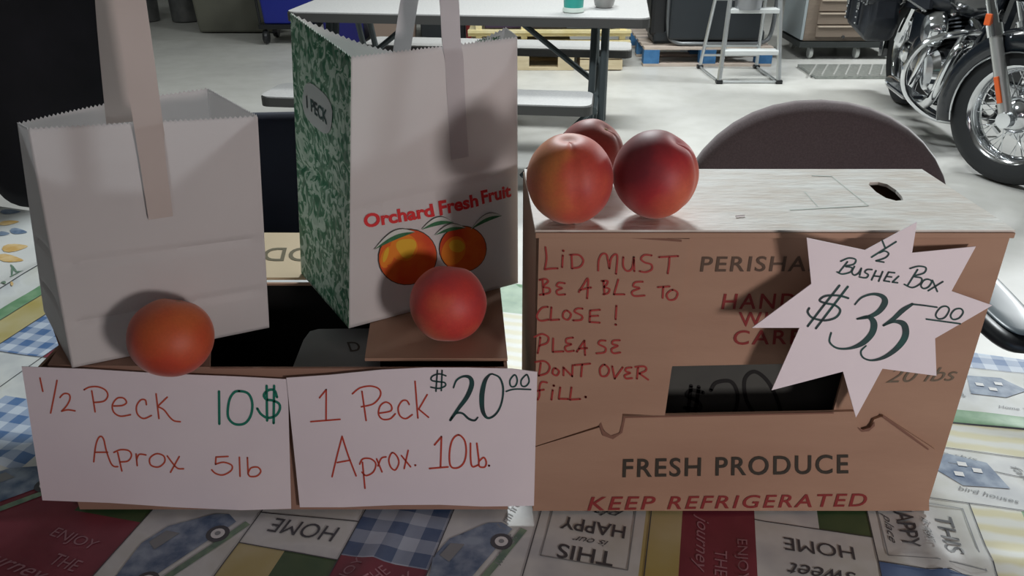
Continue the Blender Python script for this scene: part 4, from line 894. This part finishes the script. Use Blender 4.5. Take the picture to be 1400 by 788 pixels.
for zz, d_ in ((.18, .05), (.27, .02)): build('rail', MB().box(((ya.x + yb.x) / 2, 6.3, zz), (yb.x - ya.x, .06, d_)), YELW, t)
build('rail', MB().box(((ya.x + yb.x) / 2, 6.9, .27), (yb.x - ya.x, .06, .05)), YELW, t)
for xx in (ya.x + .08, ya.x + .42, yb.x - .06): build('post', MB().box((xx, 6.33, .30), (.045, .045, .30)), YELW, t)
build('deck', MB().box(((ya.x + yb.x) / 2, 6.6, .243), (yb.x - ya.x, .6, .02)), YELW, t)
for nm, lab, x0, x1, z0_, z1_, m_ in (('storage_tote', 'dark purple tote on the yellow frame under the picnic table', ya.x + .12, ya.x + .40, .28, .44, mat('purple_plastic', (.05, .03, .08), .5)), ('storage_tote', 'slate blue tote, rightmost on the yellow frame', ya.x + .74, yb.x - .10, .28, .42, mat('slate_plastic', (.08, .10, .16), .5)), ('storage_tote', 'black tote in the middle of the yellow frame', ya.x + .46, ya.x + .72, .28, .43, mat('dark_tote_plastic', (.03, .025, .04), .5))):
    t = thing(nm, lab, 'tote', ((x0 + x1) / 2, 6.55, z0_)); build('tote_body', MB().box(((x0 + x1) / 2, 6.6, (z0_ + z1_) / 2 - .006 - .01), (x1 - x0, .36, z1_ - z0_ - .012)), m_, t, bevel=.01)
    build('lid', MB().box(((x0 + x1) / 2, 6.6, z1_ - .014), (x1 - x0 + .02, .38, .016)), m_, t, bevel=.004)
# dark case with a tube frame
ca, cb_ = ony(890, 40, 6.6), ony(1040, 40, 6.6)
t = thing('folded_treadmill', 'dark folded treadmill in grey tube frame on the blue pallet', 'treadmill', ((ca.x + cb_.x) / 2, 6.8, .147))
DK = mat('slate_black_panel', (.018, .023, .028), .45)
build('deck_panel', MB().box(((ca.x + cb_.x) / 2 + .02, 6.42, .60), (cb_.x - ca.x - .16, .10, .82)), DK, t, bevel=.02)
build('belt_base', MB().box(((ca.x + cb_.x) / 2, 6.62, .20), (cb_.x - ca.x, .30, .10)), DK, t, bevel=.02)
build('motor_cover', MB().box((ca.x + .04, 6.60, .45), (.14, .26, .5)), BPL, t, bevel=.03)
fx0, fx1 = ca.x + .10, cb_.x + .03
build('tube_frame', MB().tube(smooth_path([(fx0, 6.42, 1.1), (fx0 - .01, 6.42, .6), (fx0, 6.41, .26), (fx0 + .06, 6.39, .175), (fx0 + .2, 6.38, .165), (fx1 - .2, 6.38, .165), (fx1 - .06, 6.39, .175), (fx1, 6.41, .26), (fx1 + .01, 6.42, .6), (fx1, 6.42, 1.1)], 4), .016), mat('grey_frame_tube', (.16, .17, .18), .35, .5), t, smooth=True)

# ================================================================ STEP LADDER
AL = mat('aluminium', (.62, .65, .66), .32, .75); ALT = mat('ladder_tread', (.72, .75, .75), .5, .2)
t = thing('step_ladder', 'aluminium step ladder standing on the floor before the blue pallet', 'ladder', (2.0, 5.95, 0))
fl, fr = ony(983, 112, 5.77), ony(1064, 115, 5.77); fl.z = fr.z = .012
tl, tr_ = Vector((fl.x + .12, 6.12, 1.25)), Vector((fr.x - .05, 6.12, 1.25))
rl, rr_ = Vector((fl.x - .03, 6.28, .012)), Vector((fr.x - .02, 6.28, .012))
for a_, b3 in ((fl, tl), (fr, tr_)): build('front_rail', MB().tube([a_, b3], .017, 6), AL, t)
for a_, b3 in ((rl, tl + Vector((-.02, .04, 0))), (rr_, tr_ + Vector((0, .04, 0)))): build('rear_rail', MB().tube([a_, b3], .013, 6), AL, t)
for k, zz in enumerate((.195, .465, .735, 1.005)):
    f_ = zz / 1.25; p1, p2 = fl.lerp(tl, f_), fr.lerp(tr_, f_); build('tread', MB().box((p1 + p2) / 2 + Vector((0, .02, 0)), ((p2 - p1).length - .02, .09, .03)), ALT, t, bevel=.004)
for zz in (.09, .16, .5):
    f_ = zz / 1.25; p1, p2 = rl.lerp(tl, f_), rr_.lerp(tr_, f_); build('rear_brace', MB().tube([p1, p2], .009, 6), AL, t)
build('base_bar', MB().tube([rl, fl, fr, rr_], .009, 6), AL, t)
for p in (fl, fr, rl, rr_): build('foot_cap', MB().box((p.x, p.y, .0135), (.045, .045, .025)), BPL, t, bevel=.004)
f_ = .465 / 1.25; pm = fl.lerp(tl, f_).lerp(fr.lerp(tr_, f_), .38); t = thing('paint_pot', 'small grey pot standing on the ladder tread', 'pot', (pm.x, pm.y + .02, .4825))
build('pot_body', MB().lathe([(.085, 0), (.09, .01), (.1, .17), (.095, .17), (.083, .012), (.0, .012)], (pm.x, pm.y + .02, .4825), 'Z', 20), mat('grey_metal_pot', (.30, .31, .33), .35, .6), t, smooth=True)
build('pot_handle', MB().tube([(pm.x + .1 * math.cos(a), pm.y + .02, .645 + .06 * math.sin(a)) for a in [i * math.pi / 8 for i in range(9)]], .004, 6), AL, t)

# ================================================================ BROWN CABINET, RAMP MAT
TP = mat('taupe_cabinet_paint', (.21, .165, .13), .55, col2=(.24, .19, .15), ns=4, stretch=(1, 1, 30)); TPL = mat('pale_drawer_edge', (.50, .42, .34), .5)
ka, kb = ony(1096, 70, 6.62), ony(1230, 70, 6.62)
t = thing('drawer_cabinet', 'taupe rolling drawer cabinet on casters behind the motorcycle', 'cabinet', ((ka.x + kb.x) / 2, 6.85, 0)); kw = kb.x - ka.x; kx = (ka.x + kb.x) / 2
build('cabinet_body', MB().box((kx, 6.90, .62), (kw, .52, .96)), TP, t, bevel=.005)
for k in range(9):
    zz = .215 + k * .098; d = build('drawer', MB().box((kx + .03, 6.632, zz), (kw - .12, .014, .088)), TP, t, bevel=.003)
    build('pull_edge', MB().box((kx + .03, 6.618, zz + .038), (kw - .14, .014, .010)), TPL, d)
build('lock', MB().lathe([(.001, -.006), (.012, -.006), (.012, .006), (.001, .006)], (kx - .08, 6.62, .175), 'Y', 12), PE, t)
build('side_panel', MB().box((ka.x - .012, 6.88, .62), (.02, .50, .94)), mat('pale_blue_side', (.35, .40, .42), .5), t)
build('base_tray', MB().box((kx, 6.88, .115), (kw + .06, .56, .04)), mat('dark_base_metal', (.03, .035, .035), .5), t)
for xx in (ka.x + .08, kx + .06, kb.x - .08):
    for yy in (6.66, 7.10): build('caster', MB().lathe([(.01, -.014), (.042, -.014), (.047, 0), (.042, .014), (.01, .014)], (xx, yy, .048), 'X', 16), mat('pale_caster', (.5, .52, .5), .4), t, smooth=True)
ma = onz(1098, 97, 0); mb_ = onz(1200, 101, 0)
t = thing('diamond_plate', 'ribbed grey metal plate on the floor before the cabinet', 'plate', ((ma.x + mb_.x) / 2 + .3, 6.05, 0))
build('plate', MB().box(((ma.x + mb_.x) / 2 + .25, 6.12, .012), (mb_.x - ma.x + .5, .42, .020)), mat('ribbed_steel', (.40, .42, .40), .4, .5, col2=(.30, .32, .30), ns=40), t)
for k in range(14): build('rib', MB().box((ma.x + .05 + k * .085, 6.12, .025), (.012, .40, .006), Matrix.Rotation(R(-25), 3, 'Z')), mat('rib_steel', (.55, .56, .54), .4, .4), t)

# ================================================================ LEFT BACKGROUND
GAL = mat('dull_galvanised', (.13, .135, .14), .45, .5, col2=(.24, .24, .24), ns=6); OLIVE = mat('olive_grey_plastic', (.13, .13, .105), .6, col2=(.15, .15, .12), ns=4); BLUEP = mat('blue_plastic', (.012, .022, .26), .4)
for px_, lab in ((188, 'dark metal trash can, leftmost by the back wall'), (246, 'dull grey trash can beside the olive container')):
    p = onz(px_ + 0, 33, 0); t = thing('trash_can', lab, 'can', (p.x, p.y + .2, 0)); cc = (p.x, p.y + .2, .0)
    build('can_body', MB().lathe([(.13, .005), (.14, .01), (.15, .35), (.155, .355), (.16, .62), (.145, .62), (.12, .02), (.0, .02)], cc, 'Z', 28), GAL, t, smooth=True)
    build('can_lid', MB().lathe([(.165, .622), (.165, .64), (.12, .67), (.02, .68)], cc, 'Z', 28), GAL, t, smooth=True)
    for s in (-1, 1): build('can_handle', MB().tube([(p.x + s * .15, p.y + .16, .45), (p.x + s * .175, p.y + .18, .45), (p.x + s * .175, p.y + .22, .45), (p.x + s * .15, p.y + .24, .45)], .006, 6), GAL, t)
pa, pb = onz(268, 46, 0), onz(376, 52, 0)
t = thing('storage_bin', 'large olive grey storage bin on the floor by the back wall', 'bin', ((pa.x + pb.x) / 2, pa.y + .4, 0)); w_ = pb.x - pa.x; cx_ = (pa.x + pb.x) / 2; yy = pa.y
build('bin_body', MB().slab([[Vector((cx_ - w_ / 2 + .03, yy, .01)), Vector((cx_ + w_ / 2 - .03, yy, .01)), Vector((cx_ + w_ / 2, yy - .03, .62)), Vector((cx_ - w_ / 2, yy - .03, .62))]], (0, .7, 0)), OLIVE, t, bevel=.02)
build('bin_lid', MB().box((cx_, yy + .31, .65), (w_ + .06, .78, .05)), OLIVE, t, bevel=.015)
pa = onz(392, 62, 0)
t = thing('hand_truck', 'dark wheeled cart holding the blue tote beside the olive bin', 'cart', (pa.x, pa.y + .15, 0))
build('cart_deck', MB().box((pa.x + .02, pa.y + .22, .15), (.50, .42, .04)), BPL, t, bevel=.01)
for sx in (-.18, .2):
    for yy2 in (.05, .38): build('cart_wheel', MB().lathe([(.01, -.02), (.055, -.02), (.062, 0), (.055, .02), (.01, .02)], (pa.x + sx, pa.y + yy2, .064), 'X', 18), BPL, t, smooth=True)
build('cart_frame', MB().tube([(pa.x - .22, pa.y + .05, .17), (pa.x - .24, pa.y + .05, .5), (pa.x - .24, pa.y + .4, .5), (pa.x - .22, pa.y + .4, .17)], .012), BPL, t)
def tote(lab, x, y, z, w_, d_, h_, m_):
    t = thing('storage_tote', lab, 'tote', (x, y, z)); n = .03
    build('tote_body', MB().slab([[Vector((x - w_ / 2 + n, y - d_ / 2, z + .002)), Vector((x + w_ / 2 - n, y - d_ / 2, z + .002)), Vector((x + w_ / 2, y - d_ / 2, z + h_)), Vector((x - w_ / 2, y - d_ / 2, z + h_))]], (0, d_, 0)), m_, t, bevel=.012)
    build('lid', MB().box((x, y, z + h_ + .012), (w_ + .04, d_ + .04, .022)), m_, t, bevel=.006); return t
tote('bright blue tote carried on the small cart', pa.x + .02, pa.y + .22, .171, .46, .38, .36, BLUEP)
p = onz(487, 60, 0); tote('dark blue tote on the floor, seen under the picnic table', p.x - .10, p.y + .2, 0.001, .38, .4, .36, mat('navy_plastic', (.015, .015, .16), .4))
p = onz(535, 60, 0); t = tote('brown cardboard coloured tote on the floor under the picnic table', p.x + .02, p.y + .15, 0.001, .38, .4, .30, mat('taupe_plastic', (.28, .21, .17), .6))
p = onz(606, 55, 0); t = thing('tool_case', 'black tool case with silver latches seen between the bag handles', 'case', (p.x, p.y + .2, 0))
build('case_body', MB().box((p.x, p.y + .2, .16), (.40, .34, .31)), DK, t, bevel=.01)
for dx in (-.1, .1): build('latch', MB().box((p.x + dx, p.y + .022, .25), (.08, .012, .04)), AL, t)
p = onz(650, 60, 0); t = thing('red_can', 'small red can by the yellow frame', 'can', (p.x, p.y + .1, 0)); build('can_body', MB().lathe([(.08, .001), (.085, .01), (.085, .28), (.07, .30), (.02, .30)], (p.x, p.y + .1, 0), 'Z', 18), mat('red_can_paint', (.35, .03, .03), .5), t, smooth=True)
build('can_cap', MB().lathe([(.025, .301), (.025, .33), (.005, .33)], (p.x, p.y + .1, 0), 'Z', 12), BPL, t)

# ================================================================ MOTORCYCLE (local: x forward, y left, z up)
CH = mat('chrome', (.78, .80, .82), .12, 1.0); BK = mat('gloss_black_paint', (.006, .009, .014), .22, 0, coat=.6); LE = mat('black_leather', (.010, .013, .019), .45, col2=(.016, .02, .028), ns=30)
RUB = mat('tyre_rubber', (.016, .018, .02), .7); ENG = mat('dark_engine_metal', (.03, .034, .04), .4, .7); ORL = mat('orange_reflector', (.75, .13, .03), .3); SIL = mat('brushed_silver', (.55, .56, .55), .35, .8)
rear, front = Vector((2.52, 5.22, 0)), Vector((2.335, 3.70, 0)); hd = front - rear; rzm = math.atan2(hd.y, hd.x); WB = hd.length
bike = thing('motorcycle', 'black and chrome cruiser motorcycle parked at right with studded saddlebags', 'motorcycle', tuple(rear), rzm)
def bp(name, mb, m_, parent=None, **k): return build(name, mb, m_, parent or bike, world=False, **k)
def wheel(name, c, steer, rad, tw, pivot=None):
    M = Matrix.Rotation(steer, 3, 'Z')
    prof_t = [(rad - .10, -tw * .42), (rad - .05, -tw * .52), (rad - .015, -tw * .40), (rad, -tw * .12), (rad, tw * .12), (rad - .015, tw * .40), (rad - .05, tw * .52), (rad - .10, tw * .42)]
    Mx = M.to_4x4()
    def L(prof, n=48): 
        vs = []
        for r_, h_ in prof:
            for k in range(n): a = 2 * math.pi * k / n; vs.append(M @ Vector((r_ * math.cos(a), h_, r_ * math.sin(a))) + Vector(c))
        m_ = len(prof); return MB().add(vs, [(i * n + k, i * n + (k + 1) % n, ((i + 1) % m_) * n + (k + 1) % n, ((i + 1) % m_) * n + k) for i in range(m_) for k in range(n)])
    w_ = bp(name, L(prof_t), RUB, smooth=True, sharp=60)
    rr = rad - .095
    bp('rim', L([(rr + .012, -tw * .43), (rr + .016, -tw * .36), (rr - .018, -tw * .30), (rr - .03, -tw * .10), (rr - .03, tw * .10), (rr - .018, tw * .30), (rr + .016, tw * .36), (rr + .012, tw * .43), (rr - .006, tw * .40), (rr - .022, tw * .28), (rr - .036, tw * .08), (rr - .036, -tw * .08), (rr - .022, -tw * .28), (rr - .006, -tw * .40)]), CH, w_, smooth=True, sharp=60)
    hub = []
    bp('hub', L([(.0, -.085), (.03, -.082), (.055, -.07), (.078, -.045), (.085, -.03), (.05, -.015), (.045, .015), (.085, .03), (.075, .045), (.03, .05), (.025, .062), (.0, .062)], 28), CH, w_, smooth=True, sharp=40)
    sp = MB()
    for k in range(40):
        a = 2 * math.pi * k / 40; s_ = -1 if k % 2 else 1; a2 = a + (.45 if (k // 2) % 2 else -.45)
        p1 = M @ Vector((.07 * math.cos(a2), s_ * .035, .07 * math.sin(a2))) + Vector(c); p2 = M @ Vector(((rr - .03) * math.cos(a), s_ * .008, (rr - .03) * math.sin(a))) + Vector(c)
        sp.tube([p1, p2], .0028, 5)
    bp('spokes', sp, CH, w_); return w_
STEER = R(35)
wheel('rear_wheel', (0, 0, .325), 0, .325, .15)
fw = wheel('front_wheel', (WB, 0, .325), STEER, .325, .13)
MS = Matrix.Rotation(STEER, 3, 'Z')
def S(x, y, z): return MS @ Vector((x, y, z)) + Vector((WB, 0, 0))     # steered front-end coordinates, x=0 on the axle
def fender(name, c, M, r0, a0, a1, wd, drop, m_):
    vs = []; n = 22; prof = [(-wd, -drop), (-wd, -.02), (-wd * .75, .0), (0, .012), (wd * .75, .0), (wd, -.02), (wd, -drop)]
    for i in range(n + 1):
        a = R(a0 + (a1 - a0) * i / n)
        for y, d in prof: r_ = r0 + d; vs.append(M @ Vector((r_ * math.cos(a), y, r_ * math.sin(a))) + Vector(c))
    k = len(prof); mb = MB().add(vs, [(i * k + j, i * k + j + 1, (i + 1) * k + j + 1, (i + 1) * k + j) for i in range(n) for j in range(k - 1)])
    f = bp(name, mb, m_, smooth=True, solid=.004, sharp=50)
    for s in (-1, 1):
        bp('chrome_trim', MB().tube([M @ Vector(((r0 - drop) * math.cos(R(a0 + (a1 - a0) * i / n)), s * (wd + .004), (r0 - drop) * math.sin(R(a0 + (a1 - a0) * i / n)))) + Vector(c) for i in range(n + 1)], .0045, 6), CH, f, smooth=True)
    return f
fender('front_fender', (WB, 0, .325), MS, .375, 38, 196, .085, .09, BK)
fender('rear_fender', (0, 0, .325), Matrix.Identity(3), .40, 20, 195, .10, .11, BK)
for s in (-1, 1):
    lo, hi = S(.02, s * .115, .30), S(-.30, s * .105, 1.02)
    fk = bp('fork_leg', MB().tube([lo, lo.lerp(hi, .5)], [.030, .027], 14), SIL, smooth=True)
    bp('fork_tube', MB().tube([lo.lerp(hi, .5), hi], .022, 14), CH, fk, smooth=True)
    bp('reflector', MB().box(lo.lerp(hi, .20) + MS @ Vector((.0, s * .032, 0)) , (.022, .012, .12), MS @ Matrix.Rotation(R(-24), 3, 'Y')), ORL, fk, bevel=.003)
    bp('fork_clamp', MB().tube([lo.lerp(hi, .50), lo.lerp(hi, .57)], .034, 14), CH, fk, smooth=True)
    bp('upper_reflector', MB().box(lo.lerp(hi, .60) + MS @ Vector((0, s * .036, 0)), (.03, .012, .05), MS), ORL, fk, bevel=.003)
    bp('axle_cap', MB().lathe([(.0, -.03), (.035, -.03), (.04, 0), (.03, .02), (0, .025)], lo + MS @ Vector((0, s * .01, .02)), 'Y', 16, mtx=MS.to_4x4()), CH, fk, smooth=True)
bp('brake_disc', MB().lathe([(.05, -.003), (.14, -.003), (.14, .003), (.05, .003)], S(0, .075, .325), 'Y', 32, mtx=MS.to_4x4()), CH, fw)
bp('brake_caliper', MB().box(S(-.10, .08, .39), (.10, .05, .10), MS), CH, fw, bevel=.012)
bp('headlamp', MB().lathe([(.0, -.10), (.06, -.09), (.095, -.03), (.10, .03), (.09, .04), (.0, .045)], S(-.12, 0, .90), 'X', 24, mtx=MS.to_4x4()), CH, smooth=True)
bp('handlebar', MB().tube(smooth_path([S(-.50, -.42, 1.08), S(-.42, -.35, 1.10), S(-.32, -.16, 1.07), S(-.30, 0, 1.03), S(-.32, .16, 1.07), S(-.42, .35, 1.10), S(-.50, .42, 1.08)], 4), .013, 8), CH, smooth=True)
def ell(c, rad, m_, name, n=20, rot=None): return bp(name, MB().ball(c, rad, n), m_, smooth=True, sharp=180)
tk = MB(); vs = []
for i in range(15):                                  # teardrop tank
    u = i / 14; x = .60 + .56 * u; wd = .155 * math.sin(math.pi * min(1, .12 + u * .80)) ** .7 + .01; hh_ = .12 * math.sin(math.pi * min(1, .15 + u * .72)) ** .8 + .02
    for k in range(16): a = 2 * math.pi * k / 16; vs.append(Vector((x, wd * math.cos(a), .76 + .04 * u + hh_ * math.sin(a))))
tk.add(vs, [(i * 16 + k, i * 16 + (k + 1) % 16, (i + 1) * 16 + (k + 1) % 16, (i + 1) * 16 + k) for i in range(14) for k in range(16)] + [tuple(range(16))[::-1], tuple(range(14 * 16, 15 * 16))])
bp('fuel_tank', tk, BK, smooth=True, sharp=60)
bp('tank_console', MB().box((.88, 0, .905), (.34, .06, .02)), CH, bevel=.008)
bp('seat', MB().ball((.42, 0, .70), (.30, .17, .075), 24), LE, smooth=True, sharp=180); bp('passenger_seat', MB().ball((.02, 0, .79), (.22, .14, .06), 20), LE, smooth=True, sharp=180)
def studs(parent, path, n):
    sb = MB()
    for i in range(n):
        f_ = i / (n - 1) * (len(path) - 1); k = min(int(f_), len(path) - 2); p = Vector(path[k]).lerp(Vector(path[k + 1]), f_ - k); sb.ball(p, .0085, 6)
    bp('studs', sb, CH, parent, smooth=True)
for s in (-1, 1):
    b_ = bp('saddlebag', MB().slab([[Vector((-.30, s * .20, .44)), Vector((.16, s * .20, .40)), Vector((.24, s * .20, .52)), Vector((.20, s * .20, .76)), Vector((-.28, s * .20, .80)), Vector((-.36, s * .20, .62))]], (0, s * .17, 0)), LE, bevel=.035, smooth=True)
    lid = bp('bag_lid', MB().slab([[Vector((-.36, s * .19, .66)), Vector((.22, s * .19, .62)), Vector((.22, s * .19, .78)), Vector((-.28, s * .19, .825)), Vector((-.37, s * .19, .74))]], (0, s * .20, 0)), LE, b_, bevel=.03, smooth=True)
    studs(b_, [(-.35, s * .398, .66), (.22, s * .398, .625), (.22, s * .398, .76)], 26); studs(b_, [(.20, s * .378, .74), (.245, s * .30, .72), (.25, s * .22, .70)], 9)
    for xx in (-.18, .06):
        st2 = bp('bag_strap', MB().box((xx, s * .395, .60), (.035, .012, .22)), LE, b_); bp('buckle', MB().box((xx, s * .404, .60), (.045, .008, .04)), CH, b_, bevel=.004); studs(b_, [(xx, s * .405, .50), (xx, s * .405, .70)], 7)
studs(bp('seat_skirt', MB().box((.36, -.155, .655), (.40, .02, .05), Matrix.Rotation(R(-6), 3, 'Y')), LE), [(.20, -.172, .66), (.54, -.172, .64)], 16)
# engine
bp('crankcase', MB().lathe([(.0, -.15), (.11, -.15), (.15, -.11), (.15, .11), (.11, .15), (.0, .15)], (.78, 0, .33), 'Y', 24), ENG, smooth=True)
bp('cam_cover', MB().lathe([(.0, -.03), (.09, -.03), (.12, .0), (.12, .02), (.0, .02)], (.82, -.165, .36), 'Y', 24), CH, smooth=True)
bp('oil_tank', MB().ball((.50, -.10, .40), (.16, .08, .14), 18), BK, smooth=True); bp('gearbox', MB().box((.55, 0, .34), (.24, .24, .20)), ENG, bevel=.03); bp('primary_cover', MB().box((.66, .17, .33), (.46, .06, .18)), CH, bevel=.028)
for ang, x0_ in ((-24, .68), (22, .88)):
    M_ = Matrix.Rotation(R(ang), 3, 'Y'); base_ = Vector((x0_, 0, .42))
    cy = bp('cylinder', MB().lathe([(.075, 0), (.075, .20)], base_, 'Z', 20, mtx=M_.to_4x4()), ENG)
    fn = MB()
    for k in range(9): fn.lathe([(.075, .012 + k * .021), (.10, .012 + k * .021), (.10, .020 + k * .021), (.075, .020 + k * .021)], base_, 'Z', 20, mtx=M_.to_4x4())
    bp('cooling_fins', fn, ENG, cy)
    bp('rocker_cover', MB().box(base_ + M_ @ Vector((0, 0, .225)), (.15, .15, .06), M_), CH, cy, bevel=.02)
    bp('pushrod_tube', MB().tube([base_ + Vector((0, -.14, -.02)), base_ + M_ @ Vector((0, -.10, .20))], .011, 8), CH, cy, smooth=True)
    bp('pushrod_tube', MB().tube([base_ + Vector((.04, -.14, -.02)), base_ + M_ @ Vector((.03, -.10, .20))], .011, 8), CH, cy, smooth=True)
    bp('exhaust_pipe', MB().tube(smooth_path([base_ + M_ @ Vector((.08 if ang > 0 else -.02, -.07, .17)), base_ + Vector((.20 if ang > 0 else .05, -.17, .10)), Vector((x0_ + .14 if ang > 0 else x0_ + .02, -.21, .28)), Vector((x0_ + .0, -.205, .21)), Vector((.62, -.20, .20))], 5), .024, 12), CH, cy, smooth=True)
bp('muffler', MB().tube([(.66, -.20, .20), (.60, -.20, .20), (.36, -.205, .205), (.31, -.205, .205)], [.026, .038, .040, .034], 16), CH, smooth=True)
bp('air_cleaner', MB().lathe([(.0, -.05), (.07, -.045), (.09, -.01), (.09, .03), (.0, .03)], (.78, -.19, .58), 'Y', 24), CH, smooth=True)
bp('horn_cover', MB().ball((.68, -.12, .56), (.05, .04, .07), 14), CH, smooth=True)
for s in (-1, 1):
    bp('engine_guard', MB().tube(smooth_path([(1.12, s * .05, .62), (1.14, s * .18, .62), (1.13, s * .34, .57), (1.10, s * .40, .44), (1.08, s * .36, .30), (1.07, s * .22, .19), (1.06, s * .08, .16)], 5), .015, 10), CH, smooth=True)
    fb_ = bp('footboard', MB().box((.86, s * .30, .27), (.32, .10, .02)), BK, bevel=.006); bp('footboard_bracket', MB().tube([(.86, s * .12, .22), (.86, s * .30, .255)], .014), CH, fb_)
    bp('frame_tube', MB().tube(smooth_path([(1.20, s * .04, .86), (1.10, s * .10, .50), (1.04, s * .12, .20), (.8, s * .12, .15), (.4, s * .12, .17), (.28, s * .11, .40), (.42, s * .08, .62)], 4), .018, 10), BK, smooth=True)
    bp('shock', MB().tube([(.06, s * .13, .40), (.22, s * .13, .62)], .025), CH, smooth=True)
    bp('leg_shield', MB().slab([[Vector((1.17, s * .06, .58)), Vector((1.14, s * .16, .52)), Vector((1.12, s * .15, .32)), Vector((1.13, s * .06, .26))]], (.012, 0, 0)), BK, bevel=.004)
bp('side_cover', MB().box((.42, -.145, .52), (.22, .02, .18)), BK, bevel=.01)
bp('battery_box', MB().box((.42, 0, .52), (.22, .24, .20)), ENG, bevel=.02)
bp('kick_stand', MB().tube([(.7, .14, .18), (.72, .30, .02)], .013), CH)
bp('tail_lamp', MB().ball((-.40, 0, .52), (.05, .05, .05), 12), mat('red_lens', (.4, .01, .01), .2), smooth=True)
bp('steering_head', MB().tube([(1.16, 0, .62), (1.06 + .2, 0, .95)], .035), BK)
